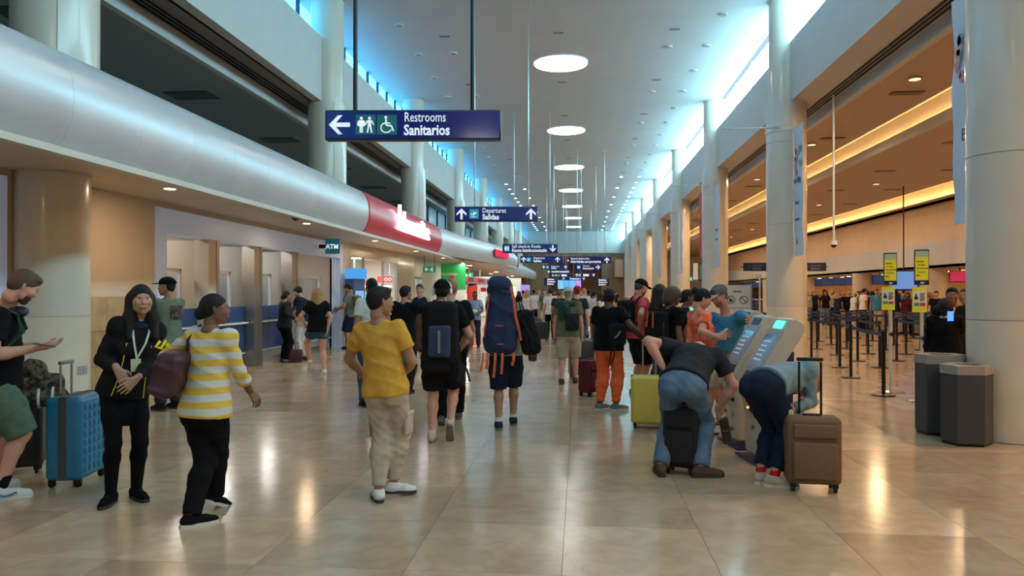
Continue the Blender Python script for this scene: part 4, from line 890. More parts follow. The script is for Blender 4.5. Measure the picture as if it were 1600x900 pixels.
def groups(gs,h,wrinkle=0,seed=0,wf=38,k=.015):
    "gs = list of (prims,clips); the groups are blended on one grid"
    allp=[p for g in gs for p in g[0]]; lo=np.min([p.lo for p in allp],0)-3*h-wrinkle-.01; hi=np.max([p.hi for p in allp],0)+3*h+wrinkle+.01
    T=None
    for prims,clips in gs:
        D,ax=field(prims,lo,hi,h)
        if wrinkle: D=D+wr(ax,wrinkle,wf,seed)
        X,Y,Z=ax[0][:,None,None],ax[1][None,:,None],ax[2][None,None,:]
        for p,n in clips: D=np.maximum(D,((X-p[0])*n[0]+(Y-p[1])*n[1]+(Z-p[2])*n[2]).astype(np.float32))
        if T is None: T=D
        else:
            hh=np.clip(.5+.5*(T-D)/k,0,1); T=T+(D-T)*hh-k*hh*(1-hh)
    return nets(T,lo,h)
def mesh_obj(name,parts,m,parent):
    vs=[];fs=[];k=0
    for P,F in parts:
        vs.append(P); fs.append(F+k); k+=len(P)
    P=np.concatenate(vs); F=np.concatenate(fs); me=bpy.data.meshes.new(name)
    me.vertices.add(len(P)); me.vertices.foreach_set('co',P.astype(np.float32).ravel()); n=len(F)
    me.loops.add(4*n); me.loops.foreach_set('vertex_index',F.astype(np.int32).ravel()); me.polygons.add(n); me.polygons.foreach_set('loop_start',np.arange(0,4*n,4,dtype=np.int32))
    me.polygons.foreach_set('use_smooth',np.ones(n,bool)); me.update(calc_edges=True); me.materials.append(m)
    return link(name,me,parent)
def rotm(yaw=0,pitch=0,roll=0):
    "columns = local axes; pitch>0 nods forward (+y goes down)"
    cy_,sy_=math.cos(yaw),math.sin(yaw); cp,sp=math.cos(pitch),math.sin(pitch); cr,sr=math.cos(roll),math.sin(roll)
    Z_=np.array([[cy_,-sy_,0],[sy_,cy_,0],[0,0,1]]); X_=np.array([[1,0,0],[0,cp,sp],[0,-sp,cp]]); Y_=np.array([[cr,0,sr],[0,1,0],[-sr,0,cr]]); return Z_@X_@Y_
def ik(A,T,l1,l2,pole):
    v=T-A; L=np.linalg.norm(v); L=min(L,(l1+l2)*.999); u=nrm(v); a=(l1*l1-l2*l2+L*L)/(2*L); hgt=math.sqrt(max(l1*l1-a*a,0)); p=np.asarray(pole,float); p=nrm(p-u*(p@u))
    return A+u*a+p*hgt, A+u*L
# ================================================================ people
SK={'light':skin('light',(.52,.30,.21)),'pink':skin('pink',(.58,.29,.21)),'tan':skin('tan',(.36,.19,.12)),'brown':skin('brown',(.20,.10,.06)),'dark':skin('dark',(.10,.05,.032)),'olive':skin('olive',(.44,.25,.16))}
HR={'black':mat('hair_black',(.008,.007,.007),.6,bump=.4,bscale=250,spec=.25),'brown':mat('hair_brown',(.07,.035,.018),.5,bump=.5,bscale=250),'blond':mat('hair_blond',(.38,.22,.09),.5,bump=.5,bscale=220),'red':mat('hair_ginger',(.30,.12,.05),.5,bump=.4,bscale=250),'grey':mat('hair_grey',(.35,.33,.31),.6,bump=.4,bscale=250),'dkbrown':mat('hair_dark_brown',(.022,.013,.009),.55,bump=.5,bscale=250,spec=.25)}
M_eye=mat('eye_white',(.75,.72,.68),.2); M_iris=mat('iris_brown',(.03,.015,.01),.1); M_lip=mat('lips_red',(.35,.07,.06),.4); M_lipn=mat('lips_plain',(.32,.13,.10),.5); M_sock=cloth('sock_white',(.62,.60,.57)); M_sole=mat('sole_white',(.62,.60,.56),.6); M_soled=mat('sole_dark',(.03,.03,.03),.6); M_soleg=mat('sole_grey',(.16,.13,.10),.6)
CL={}
def C_(n,c=None):
    if n not in CL: CL[n]=cloth(n,c)
    return CL[n]
for n,c in dict(black=(.006,.006,.008),black2=(.011,.011,.014),white=(.62,.62,.62),mustard=(.60,.33,.055),khaki=(.42,.36,.27),beige=(.50,.42,.33),olive=(.13,.145,.085),green=(.09,.14,.105),sage=(.15,.19,.14),navy=(.012,.02,.045),denim=(.10,.165,.26),denimd=(.05,.08,.13),grey=(.12,.13,.135),greyg=(.16,.18,.17),orange=(.85,.15,.055),coral=(.80,.22,.12),pinkred=(.62,.07,.09),blue=(.05,.22,.36),ltblue=(.20,.31,.38),red=(.5,.02,.03),charcoal=(.022,.024,.03),pale=(.45,.5,.52),maroon=(.07,.015,.03),brown=(.10,.06,.04),dkgreen=(.03,.07,.05),teal=(.05,.35,.38)).items(): C_(n,c)
def stripes(name,c1,c2,period,axis=2):
    m=cloth(name,c1); n=m.node_tree.nodes; L=m.node_tree.links; b=n['Principled BSDF']; tc=n.new('ShaderNodeTexCoord'); sp=n.new('ShaderNodeSeparateXYZ'); L.new(tc.outputs['Object'],sp.inputs[0])
    nz=n.new('ShaderNodeTexNoise'); nz.inputs['Scale'].default_value=4; L.new(tc.outputs['Object'],nz.inputs['Vector'])
    ad=n.new('ShaderNodeMath'); ad.operation='MULTIPLY_ADD'; L.new(nz.outputs[0],ad.inputs[0]); ad.inputs[1].default_value=.04; L.new(sp.outputs[axis],ad.inputs[2])
    mo=n.new('ShaderNodeMath'); mo.operation='PINGPONG'; L.new(ad.outputs[0],mo.inputs[0]); mo.inputs[1].default_value=period
    gt=n.new('ShaderNodeMath'); gt.operation='GREATER_THAN'; L.new(mo.outputs[0],gt.inputs[0]); gt.inputs[1].default_value=period*.5
    mx=n.new('ShaderNodeMix'); mx.data_type='RGBA'; mx.inputs[6].default_value=(*c1,1); mx.inputs[7].default_value=(*c2,1); L.new(gt.outputs[0],mx.inputs[0]); L.new(mx.outputs[2],b.inputs['Base Color']); return m
def blotch(name,c1,c2,scale):
    m=cloth(name,c1); n=m.node_tree.nodes; L=m.node_tree.links; b=n['Principled BSDF']; tc=n.new('ShaderNodeTexCoord'); nz=n.new('ShaderNodeTexNoise'); nz.inputs['Scale'].default_value=scale; nz.inputs['Detail'].default_value=2; L.new(tc.outputs['Object'],nz.inputs['Vector'])
    cr=n.new('ShaderNodeValToRGB'); e=cr.color_ramp.elements; e[0].position=.42; e[0].color=(*c1,1); e[1].position=.56; e[1].color=(*c2,1); L.new(nz.outputs[0],cr.inputs[0]); L.new(cr.outputs[0],b.inputs['Base Color']); return m
CL['stripe']=stripes('yellow_white_stripes',(.72,.47,.08),(.62,.60,.56),.047); CL['tiedye']=blotch('tie_dye_orange',(.72,.10,.045),(.85,.26,.15),9); CL['floral']=blotch('floral_blue',(.12,.22,.42),(.35,.42,.5),25); CL['camo']=blotch('camouflage',(.035,.030,.020),(.13,.11,.08),22)
def hand_prims(W,fd,n,s,curl=.5,side=1,spread=.12):
    "W wrist, fd finger direction, n palm normal (palm faces n), side=+1: thumb towards fd x n"
    fd=nrm(fd); n=nrm(n-fd*(n@fd)); t=nrm(np.cross(fd,n))*side; P=[]
    c0=W+fd*.02*s; P.append(Cone(W-fd*.03*s,W+fd*.015*s,.027*s,.028*s,.015,(n,.75)))
    for u in (-.5,0,.5): P.append(Cone(W+fd*.02*s+t*u*.028*s,W+fd*.083*s+t*u*.052*s,.019*s,.017*s,.012,(n,.72)))
    L_=[.068,.078,.074,.058]; o=[.036,.0125,-.0125,-.035]
    for i in range(4):
        b=W+fd*(.088-.006*abs(i-1.3))*s+t*o[i]*s; l=L_[i]*s; d=nrm(fd+t*spread*(1.2-i*.9)*.6); r=.0088*s if i<3 else .0075*s; a=0
        for q,(fr,c) in enumerate(((.45,.55),(.32,1.0),(.25,.8))):
            a+=curl*c; dd=d*math.cos(a)+n*math.sin(a); e=b+dd*l*fr; P.append(Cone(b,e,r*(1-.07*q),r*(.95-.08*q),.004)); b=e
    b=W+fd*.028*s+t*.026*s; d=nrm(fd*.75+t*.75+n*(.2+curl*.5)); e=b+d*.038*s; P.append(Cone(b,e,.0145*s,.0115*s,.010)); d2=nrm(fd*.95+t*.30+n*(.2+curl*.6)); f=e+d2*.032*s; P.append(Cone(e,f,.0112*s,.0098*s,.005)); P.append(Cone(f,f+nrm(fd+n*curl*.8)*.022*s,.0098*s,.0078*s,.005)); return P
def head_prims(hc,Q,s,fem=0,jaw=1):
    f=lambda x,y,z: hc+Q@V(x,y,z)*s
    P=[Ell(f(0,-.012,.03),V(.074,.094,.088)*s,Q,.02),Ell(f(0,.03,-.01),V(.062,.066,.085)*s,Q,.03),Cone(f(-.035,.03,-.058),f(.035,.03,-.058),.026*s,.026*s,.03),Cone(f(0,.062,-.090),f(0,.05,-.082),(.020 if fem else .024)*s,.03*s,.025),
       Cone(f(-.03,.083,.030),f(.03,.083,.030),.012*s,.012*s,.015), Cone(f(0,.088,.018),f(0,.102,-.020),.0085*s,.0120*s,.012),Cone(f(-.013,.094,-.027),f(.013,.094,-.027),.008*s,.008*s,.006),
       Cone(f(-.040,.070,-.015),f(-.048,.055,-.02),.022*s,.02*s,.02),Cone(f(.040,.070,-.015),f(.048,.055,-.02),.022*s,.02*s,.02),
       Cone(f(-.016,.088,-.052),f(.016,.088,-.052),.0095*s,.0095*s,.010),Cone(f(-.012,.085,-.061),f(.012,.085,-.061),.010*s,.010*s,.008)]
    for sx in (-1,1):
        P.append(Cone(f(sx*.077,-.004,.018),f(sx*.073,.006,-.022),.013*s,.009*s,.006,(Q@nrm(V(1,-.4,0)),.5)))
    sub=[Ell(f(sx*.031,.098,.014),V(.017,.014,.010)*s,Q) for sx in (-1,1)]
    return P,sub
class Person: pass
LOOK={}
def person(label,px,py,H=1.72,ap=0,sk='tan',hair='black',style='short',top=('black','tee'),bot=('navy','trousers'),shoe='black2',fem=0,wide=1.0,belly=0,
           fl=None,fr=None,hip=None,neck=None,head=None,hl=None,hr=None,el=None,er=None,kl=None,kr=None,hy=None,hp=0,hro=0,detail=2,curl=(.5,.5),nl=None,nrv=None,fdl=None,fdr=None,sole=None,sock=None,group=None,cap=None,beard=None,extra=None,fyl=None,fyr=None,heel=(0,0),root=None,depth=None,shw=0,seed=None,tights=None,hem_z=None):
    "every pixel key (px,py,dd) is a photo point at the person's depth + dd"
    global RSEED; seed=seed if seed is not None else abs(hash_(label))%100/10.
    if root is None:
        if depth is None: b=gr(px,py); d0=EYE*FPX/(py-HOR)
        else: b=ray(px,HOR,depth); b.z=0; d0=depth
    az=away(px)+R(ap); t=thing('person',label,'person',(b.x,b.y,0),az,group)
    ca,sa=math.cos(-az),math.sin(-az)
    def loc(w_): x,y=w_[0]-b.x,w_[1]-b.y; return V(x*ca-y*sa,x*sa+y*ca,w_[2])
    def K(k): return loc(ray(k[0],k[1],d0+(k[2] if len(k)>2 else 0)))
    def G(k,z): 
        zz=z+(k[2] if len(k)>2 else 0); return loc(gr(k[0],k[1],zz-z))+V(0,0,zz)
    s=H/1.72; hs=1.0*(s if s>.9 else s*1.05)
    fw=(.140 if fem else .163)*s*(1+(wide-1)*.6)+shw
    hipw=.092*s*(1+(wide-1)*.4)
    AL=G(fl,.085*s) if fl else V(-.11*s,0,.085*s); AR=G(fr,.085*s) if fr else V(.11*s,0,.085*s)
    hz=.915*s; mid=(AL+AR)/2
    PC=K(hip) if hip else V(mid[0]*.5,mid[1]*.5,0)+V(0,0,hz)
    if not hip:
        lim=.815*s
        for A_ in (AL,AR):
            dd=math.hypot(*(A_-PC)[:2]); zz=A_[2]+math.sqrt(max(lim**2-max(dd-.06,0)**2,.01)); hz=min(hz,zz)
        PC[2]=hz
    NB=K(neck) if neck else PC+V(0,.01,.555*s)
    up=nrm(NB-PC); fwd=nrm(V(0,1,0)-up*up[1]) if abs(up[1])<.98 else nrm(V(0,0,-1)); 
    if up[1]>.5: fwd=nrm(V(0,1,0)-up*up[1])
    right=np.cross(fwd,up); right=nrm(right)
    Qt=np.stack([right,fwd,up],1)
    pu=nrm(up*.55+V(0,0,1)*.45); pf=nrm(V(0,1,0)-pu*pu[1]); Qp=np.stack([nrm(np.cross(pf,pu)),pf,pu],1)
    L=np.linalg.norm(NB-PC); tl=.50*s
    T=lambda x,y,z: PC+Qt@V(x*s,y*s,0)+up*(z*L)   # z as a fraction of the trunk
    # curved spine when bending
    bend=1-max(0,up[2]); back=-fwd*(-.04*s*bend)
    HL=PC+Qp@V(-hipw,0,-.01*s); HRt=PC+Qp@V(hipw,0,-.01*s)
    SL=T(0,-.005,.885)+right*(-fw); SR=T(0,-.005,.885)+right*fw
    fwdv=V(0,1,0)
    kl_=fwdv if kl is None else V(*kl); kr_=fwdv if kr is None else V(*kr)
    KL,AL=ik(HL,AL,.425*s,.405*s,kl_); KR,AR=ik(HRt,AR,.425*s,.405*s,kr_)
    def foot_dir(A,Kn,fy): a=R(fy) if fy is not None else 0; return V(-math.sin(a),math.cos(a),0)
    FDL=foot_dir(AL,KL,fyl); FDR=foot_dir(AR,KR,fyr)
    l1,l2=.285*s,.255*s
    def arm(Sh,Hk,side,pole,key):
        if Hk is None: tgt=Sh+V(side*.07*s,.03*s,-.53*s); pole=V(side*.3,-1,0) if pole is None else V(*pole)
        else: tgt=K(Hk); pole=V(side*.7,-.6,-.6) if pole is None else V(*pole)
        E_,W_=ik(Sh,tgt,l1,l2,pole); return E_,W_
    EL,WL=arm(SL,hl,-1,el,'l'); ER,WR=arm(SR,hr,1,er,'r')
    tb=1.03*wide; g=wide
    HC=K(head) if head else NB+up*.10*s+V(0,.035*s,.045*s)
    Qh=rotm(R(hy-ap) if hy is not None else 0,hp,R(hro))
    # ---- torso primitives, e = offset of the cloth
    def torso(e=0,slim=0):
        b_=belly; P=[Ell(T(0,-.005,.02),V(.158*g+e,.110*g+e+b_*.3,.13+e)*s,Qp,.05*s),Ell(T(0,.0+b_*.35,.30),V((.128 if fem else .138)*g+e+b_*.3,.098*g+e+b_*.5,.16+e)*s,Qt,.06*s),
           Ell(T(0,.0,.62),V((.135 if fem else .152)*g+e,.105*g+e,.17+e)*s,Qt,.06*s),Cone(T(0,-.012,.83)+right*(-fw*.70),T(0,-.012,.83)+right*(fw*.70),(.058+e*.8)*s,(.058+e*.8)*s,.05*s),
           Cone(T(0,-.012,.94)+right*(-fw*.30),T(0,-.012,.94)+right*(fw*.30),(.034+e*.8)*s,(.034+e*.8)*s,.05*s)]
        P+=[Cone(PC+Qp@V(sx*.075,-.055,-.03)*s,PC+Qp@V(sx*.07,-.05,-.06)*s,(.075*g+e)*s,(.07*g+e)*s,.03*s) for sx in (-1,1)]
        if fem: P+=[Ell(T(sx*.065,.085,.60),V(.055+e,.055+e,.055+e)*s,Qt,.03*s) for sx in (-1,1)]
        return P
    def neckp(e=0): return [Cone(NB-up*.03*s,HC+Qh@V(0,-.025,-.055)*s,(.056 if not fem else .047)*s+e,(.052 if not fem else .044)*s+e,.03*s),Cone(T(0,-.02,.99),SL*.45+T(0,-.02,.93)*.55,.045*s,.04*s,.03),Cone(T(0,-.02,.99),SR*.45+T(0,-.02,.93)*.55,.045*s,.04*s,.03)]
    def armp(Sh,E_,W_,e=0,ee=None,f=1.0):
        ee=e if ee is None else ee; aw=.9 if fem else 1.0; aw*=(1+(wide-1)*.7); return [Cone(Sh,Sh+(E_-Sh)*.45,(.050*aw+e)*s,(.047*aw+e)*s,.03*s),Cone(Sh+(E_-Sh)*.45,E_,(.047*aw+e)*s,(.040*aw+ee)*s,.02*s),Cone(E_,E_+(W_-E_)*.35,(.039*aw+ee)*s,(.041*aw+ee)*s,.02*s),Cone(E_+(W_-E_)*.35,W_,(.041*aw+ee)*s,(.027*aw+ee)*s,.02*s)]
    def legp(Hp,Kn,A_,e=0,ek=None,ea=None):
        ek=e if ek is None else ek; ea=ek if ea is None else ea; lw=(1+(wide-1)*.6); sh=nrm(A_-Kn); bk=-nrm(V(0,1,0)-sh*sh[1]); cf=Kn+(A_-Kn)*.30+bk*.018*s
        return [Cone(Hp+V(0,-.005*s,0),Hp+(Kn-Hp)*.5,(.083*lw+e)*s,(.070*lw+e)*s,.03*s),Cone(Hp+(Kn-Hp)*.5,Kn,(.070*lw+e)*s,(.052*lw+ek)*s,.03*s),Cone(Kn,cf,(.050*lw+ek)*s,(.054*lw+ek)*s,.03*s),Cone(cf,A_,(.053*lw+ek)*s,(.036+ea)*s,.03*s)]
    hd={3:.0095,2:.013,1:.02}[detail]; 
    topn,topk=top; botn,botk=bot
    bare_leg=botk in('shorts','skirt','bermuda')
    # ---- body
    P=torso()+neckp()+armp(SL,EL,WL)+armp(SR,ER,WR)+legp(HL,KL,AL)+legp(HRt,KR,AR)
    D,lo,ax=iso(P,max(hd,.011)); body=[nets(D,lo,max(hd,.011))]
    hp_,sub=head_prims(HC,Qh,hs,fem); hh={3:.0048,2:.007,1:.011}[detail]
    D,lo,ax=iso(hp_+[Cone(HC+Qh@V(0,-.025,-.05)*hs,HC+Qh@V(0,-.03,-.10)*hs,.05*s,.052*s,.02)],hh,sub=sub,sk=.008); body.append(nets(D,lo,hh))
    for side,E_,W_,cu,nn,fd in ((-1,EL,WL,curl[0],nl,fdl),(1,ER,WR,curl[1],nrv,fdr)):
        f=nrm(W_-E_) if fd is None else nrm(fd); n_=V(-side,.1,0) if nn is None else V(*nn)
        if abs(nrm(n_)@f)>.95: n_=V(0,0,-1) if abs(f[2])<.9 else V(0,1,0)
        sd=1 if np.cross(f,nrm(n_-f*(n_@f)))@(V(0,1,0) if abs(f[1])<.75 else V(0,0,1))>0 else -1
        hg={3:.0042,2:.0048,1:.0075}[detail]; D,lo,ax=iso(hand_prims(W_,f,n_,s*(.93 if fem else 1),cu,sd),hg); body.append(nets(D,lo,hg))
    bo=mesh_obj('body',body,SK[sk],t)
    # ---- face
    if detail>=2:
        for sx in (-1,1):
            e_=HC+Qh@V(sx*.031,.0805,.014)*hs; o=MB().sph(e_,(.0125*hs,.0115*hs,.0060*hs),12,8).build('eye',M_eye,t,smooth='all')
            i_=HC+Qh@V(sx*.031,.0875,.0138)*hs; MB().sph(i_,(.0062*hs,.0062*hs,.0056*hs),10,6).build('iris',M_iris,o,smooth='all')
            if detail>=3 or True: MB().tube([HC+Qh@V(sx*a,.093-b_,.034+c)*hs for a,b_,c in ((.014,0,-.001),(.03,.002,.003),(.047,.014,-.002))],.003*hs,6,[.0022*hs,.0034*hs,.0016*hs]).build('eyebrow',HR[hair] if hair in('black','brown','dkbrown') else HR['brown'],t,smooth='all')
        MB().tube([HC+Qh@V(a,.094-b_,-.0565)*hs for a,b_ in ((-.025,.006),(-.013,-.001),(0,-.003),(.013,-.001),(.025,.006))],.006*hs,8,[.003*hs,.0052*hs,.0058*hs,.0052*hs,.003*hs]).build('lips',M_lip if fem else M_lipn,t,smooth='all')
    # ---- hair
    F=lambda x,y,z: HC+Qh@V(x,y,z)*hs
    hh2={3:.0075,2:.010,1:.014}[detail]
    up_=None
    face=[Ell(F(0,.115,-.03),V(.058,.065,.095)*hs,Qh)]
    if style!='bald':
        th=(.008 if style in('short','bun','pony','tied') else .014) if style!='buzz' else .004
        if cap: th=.0
        HP=[Ell(F(0,-.014,.032),V(.0765+th*.55,.095+th*.9,.089+th)*hs,Qh,.02)]
        if style=='short': HP+=[Ell(F(0,-.052,-.005),V(.066+th*.4,.046,.066)*hs,Qh,.02)]+([Ell(F(0,.05,.088),V(.056,.040,.030)*hs,Qh,.02)] if not cap else [])
        if style=='buzz': HP+=[Ell(F(0,-.055,-.01),V(.070,.045,.07)*hs,Qh,.03)]
        if style in('bun','pony','tied'): HP+=[Ell(F(0,-.055,-.0),V(.07,.05,.07)*hs,Qh,.03)]
        if style=='bun': HP+=[Ell(F(0,-.125,.055),V(.043,.04,.043)*hs,Qh,.01)]
        if style=='tied': HP+=[Ell(F(0,-.11,-.03),V(.05,.04,.05)*hs,Qh,.02)]
        if style=='pony': HP+=[Cone(F(0,-.11,.04),F(0,-.15,-.03),.03*hs,.032*hs,.02),Cone(F(0,-.15,-.03),F(0,-.12,-.16),.032*hs,.015*hs,.02)]
        if style=='long':
            HP+=[Cone(F(sx*.055,-.03,.0),F(sx*.070,-.01,-.20),.04*hs,.035*hs,.03) for sx in (-1,1)]+[Cone(F(0,-.07,.0),F(0,-.085,-.24),.06*hs,.05*hs,.04),Cone(F(sx*.04,-.06,.0),F(sx*.05,-.06,-.26),.045*hs,.03*hs,.04)] if False else [Cone(F(q*.06,-.035,.02),F(q*.085,-.01,-.14),.045*hs,.045*hs,.04) for q in (-1,1)]+[Cone(F(q*.085,-.01,-.14),F(q*.09,.035,-.29),.045*hs,.030*hs,.04) for q in (-1,1)]+[Cone(F(q*.04,-.05,0),F(q*.05,-.07,-.28),.055*hs,.045*hs,.04) for q in (-1,1)]+[Cone(F(0,-.075,.0),F(0,-.09,-.27),.06*hs,.05*hs,.04)]
        if style=='bob': HP+=[Cone(F(q*.06,-.035,.0),F(q*.070,-.02,-.08),.042*hs,.034*hs,.03) for q in (-1,1)]+[Cone(F(0,-.075,.0),F(0,-.085,-.07),.06*hs,.045*hs,.04)]
        if style=='curly': HP+=[Ell(F(0,-.03,.03),V(.115,.12,.12)*hs,Qh,.03),Ell(F(0,-.08,-.05),V(.095,.07,.09)*hs,Qh,.03)]
        sub_=face+([Ell(F(sx*.09,.045,-.03),V(.03,.05,.06)*hs,Qh) for sx in(-1,1)] if style not in('long','bob') else [])
        if style in('short','buzz'): sub_+=[Ell(F(sx*.085,.02,-.07),V(.04,.07,.06)*hs,Qh) for sx in(-1,1)]
        D,lo,ax=iso(HP,hh2,sub=sub_,wrinkle=.0022 if style!='buzz' else 0,wf=170,seed=seed,clips=[(F(0,0,-.055 if style in('short','buzz','bun','pony','tied') else -.34),-(Qh@V(0,-.3,1)))] )
        mesh_obj('hair',[nets(D,lo,hh2)],HR[hair],t)
    if beard:
        D,lo,ax=iso([Ell(F(0,.033,-.045),V(.064,.060,.058)*hs,Qh,.02),Cone(F(0,.062,-.090),F(0,.05,-.085),.027*hs,.032*hs,.02)],hh2,sub=[Ell(F(0,.125,-.015),V(.048,.055,.038)*hs,Qh)],clips=[(F(0,0,-.012),Qh@V(0,.25,1))]); mesh_obj('beard',[nets(D,lo,hh2)],HR[beard],t)
    if cap:
        cm,ck=cap; Z0=F(0,0,.052); D,lo,ax=iso([Ell(F(0,-.010,.046),V(.092,.112,.094)*hs,Qh,.02)],hh2,clips=[(F(0,-.01,.040),-(Qh@V(0,.05,1)))]); mesh_obj('cap_crown',[nets(D,lo,hh2)],C_(cm),t)
        fy=-1 if ck=='back' else 1
        if ck!='beanie':
            D,lo,ax=iso([Cone(F(-.035,fy*.085,.052),F(-.028,fy*.145,.045),.04*hs,.035*hs,.02,(Qh@V(0,.1,1),.16)),Cone(F(.035,fy*.085,.052),F(.028,fy*.145,.045),.04*hs,.035*hs,.02,(Qh@V(0,.1,1),.16))],min(hh2,.006)); mesh_obj('cap_brim',[nets(D,lo,min(hh2,.006))],C_('beige' if ck=='patch' else cm),t)
        if ck=='patch': MB().add([F(*q) for q in((-.035,.094,.075),(.035,.094,.075),(.03,.088,.11),(-.03,.088,.11),(-.035,.100,.075),(.035,.100,.075),(.03,.094,.11),(-.03,.094,.11))],[(3,2,1,0),(4,5,6,7),(0,1,5,4),(1,2,6,5),(2,3,7,6),(3,0,4,7)]).build('cap_patch',C_('brown'),t)
    # ---- bottoms
    e=.016
    wst=T(0,0,.20)
    legs_end={'trousers':None,'shorts':(.80,0),'bermuda':(1.02,0),'joggers':None,'skirt':None,'leggings':None,'ankle':None,'minishorts':(.42,0)}[botk]
    gs=[([Ell(T(0,-.005,.02),V(.158*g+e,.110*g+e+belly*.2,.13+e)*s,Qp,.05*s),Ell(T(0,0,.22),V(.138*g+e,.102*g+e+belly*.3,.10)*s,Qt,.05*s)]+[Cone(PC+Qp@V(sx*.075,-.055,-.03)*s,PC+Qp@V(sx*.07,-.05,-.06)*s,(.075*g+e)*s,(.07*g+e)*s,.03*s) for sx in (-1,1)],[(wst,up)])]
    if botk=='skirt':
        kk=PC+V(0,.01*s,-.26*s); gs.append(([Cone(PC+V(0,0,-.02),kk,(.15*g+e)*s,(.155*g)*s,.05,(V(0,1,0),.72))],[(PC+V(0,0,-.29*s),V(0,0,-1))]))
    else:
        for Hp,Kn,A_ in ((HL,KL,AL),(HRt,KR,AR)):
            u1,u2=nrm(Kn-Hp),nrm(A_-Kn)
            if botk in('shorts','bermuda','minishorts'):
                fr_=legs_end[0]; endp=Hp+(Kn-Hp)*min(fr_,1)+u2*(max(fr_-1,0)*.4*s); lo_=.030 if botk!='minishorts' else .014
                gs.append(([Cone(Hp,Hp+(Kn-Hp)*.5,(.086*g+e)*s,(.080*g+e+lo_*.5)*s,.04*s),Cone(Hp+(Kn-Hp)*.5,endp+u1*.05*s,(.080*g+e+lo_*.5)*s,(.062*g+lo_+.008)*s,.03*s)],[(endp,u1)]))
            else:
                ex,ea={'trousers':(.026,.034),'ankle':(.022,.022),'joggers':(.032,.016),'leggings':(.010,.012)}[botk]
                ff=.965 if botk!='joggers' else .93
                gs.append((legp(Hp,Kn,A_,e,ex,ea)+([Cone(A_-u2*.07*s,A_-u2*.03*s,.058*s,.05*s,.02)] if botk=='joggers' else []),[(A_-u2*{'joggers':.03,'ankle':.065}.get(botk,.0)*s,u2)]))
    ho=max(hd,.012); q=groups(gs,ho,wrinkle=(.0055 if botk!='joggers' else .008) if botk!='leggings' else .001,seed=seed,wf=42 if botk!='joggers' else 60,k=.03*s)
    mesh_obj({'trousers':'trousers','ankle':'trousers','joggers':'trousers','leggings':'leggings','skirt':'skirt'}.get(botk,'shorts'),[q],C_(botn),t)
    if tights:
        q=groups([(legp(HL,KL,AL,.006),[]),(legp(HRt,KR,AR,.006),[])],ho,k=.01); mesh_obj('tights',[q],C_(tights),t)
    # ---- top
    e=.020 if topk!='jacket' else .024
    hemz=-.10 if topk not in('tucked','tank','long_tunic') else (.12 if topk=='tucked' else (-.08 if topk=='tank' else -.22))
    if topk=='crop': hemz=.08
    if hem_z is not None: hemz=hem_z
    hem=T(0,0,hemz)
    tp=torso(e)+[Cone(T(0,belly*.2,.25),T(0,belly*.2,hemz-.08),(.140*g+e+belly*.3)*s,(.178*g+e+belly*.2)*s,.05*s,(fwd,.80))]
    NK=T(0,.012,1.0) ; gs=[(tp,[(hem,-up),(NK+up*.004,nrm(up+fwd*.25))])]
    slv={'tee':.62,'tucked':.62,'crop':.55,'jacket':1.9,'long':1.9,'long_tunic':1.9,'polo':.68,'tank':0,'threeq':1.5}[topk]
    for Sh,E_,W_ in ((SL,EL,WL),(SR,ER,WR)):
        if slv==0: continue
        if slv<=1: en=Sh+(E_-Sh)*slv; u=nrm(E_-Sh); gs.append(([Cone(Sh-u*.01,Sh+(E_-Sh)*.3,(.052*g+e*.6)*s,(.053*g+e*.6)*s,.03*s),Cone(Sh+(E_-Sh)*.3,en+u*.05*s,(.053*g+e*.6)*s,(.050*g+.022)*s,.02*s)],[(en,u)]))
        else:
            en=E_+(W_-E_)*(slv-1); u=nrm(W_-E_); gs.append((armp(Sh,E_,W_,e*.75,e*.6)+[Cone(Sh,Sh+.01,(.056*g+e*.7)*s,(.056*g+e*.7)*s,.04*s)],[(en,u)]))
    q=groups(gs,ho,wrinkle=.006,seed=seed+3,wf=36,k=.03*s)
    mesh_obj({'jacket':'jacket','long':'shirt','long_tunic':'shirt','tank':'vest'}.get(topk,'shirt'),[q],C_(topn),t)
    if topk in('tee','jacket','polo','long') and detail>=2:
        n_=24; cc=NK-up*.004; cr=.062*s; MB().tube([cc+right*(cr*math.cos(2*PI*i/n_))*1.08+(fwd*math.sin(2*PI*i/n_)*cr*.95)+up*(-.010*math.sin(2*PI*i/n_)*s) for i in range(n_+1)],.007,6).build('collar',C_(topn),t,smooth='all')
    # ---- shoes
    for i,(A_,FD,Kn) in enumerate(((AL,FDL,KL),(AR,FDR,KR))):
        hl_=heel[i]; cpt=math.cos(R(hl_)); spt=math.sin(R(hl_)); fd=nrm(FD*cpt-V(0,0,1)*spt); uu=nrm(V(0,0,1)*cpt+FD*spt); rt=np.cross(fd,uu)
        B=A_-uu*.085*s
        f=lambda a,b_,c: B+fd*a*s+rt*b_*s+uu*c*s
        kx=1.0 if shoe not in('flat',) else .8
        SP=[Cone(f(-.045,0,.045),f(.0,0,.05),.038*s,.040*s,.02),Cone(f(0,0,.05),f(.10,0,.035),.040*s,.038*s,.03),Cone(f(.10,.0,.032),f(.165,.0,.026),.040*s,.033*s,.02),Cone(f(-.02,0,.06),f(-.01,0,.09 if shoe!='flat' else .06),.042*s,.044*s,.02)]
        D,lo,ax=iso(SP,.009 if detail>1 else .014,clips=[(f(0,0,.018),-uu),(f(0,0,.098),uu)]); so_=mesh_obj('shoe',[nets(D,lo,.009 if detail>1 else .014)],C_(shoe if shoe!='flat' else 'black'),t)
        oc=[(-.088,0),(-.078,.026),(-.045,.036),(0,.036),(.06,.040),(.11,.046),(.155,.040),(.190,.022),(.200,0)]; oc=oc+[(a,-b_) for a,b_ in oc[-2:0:-1]]
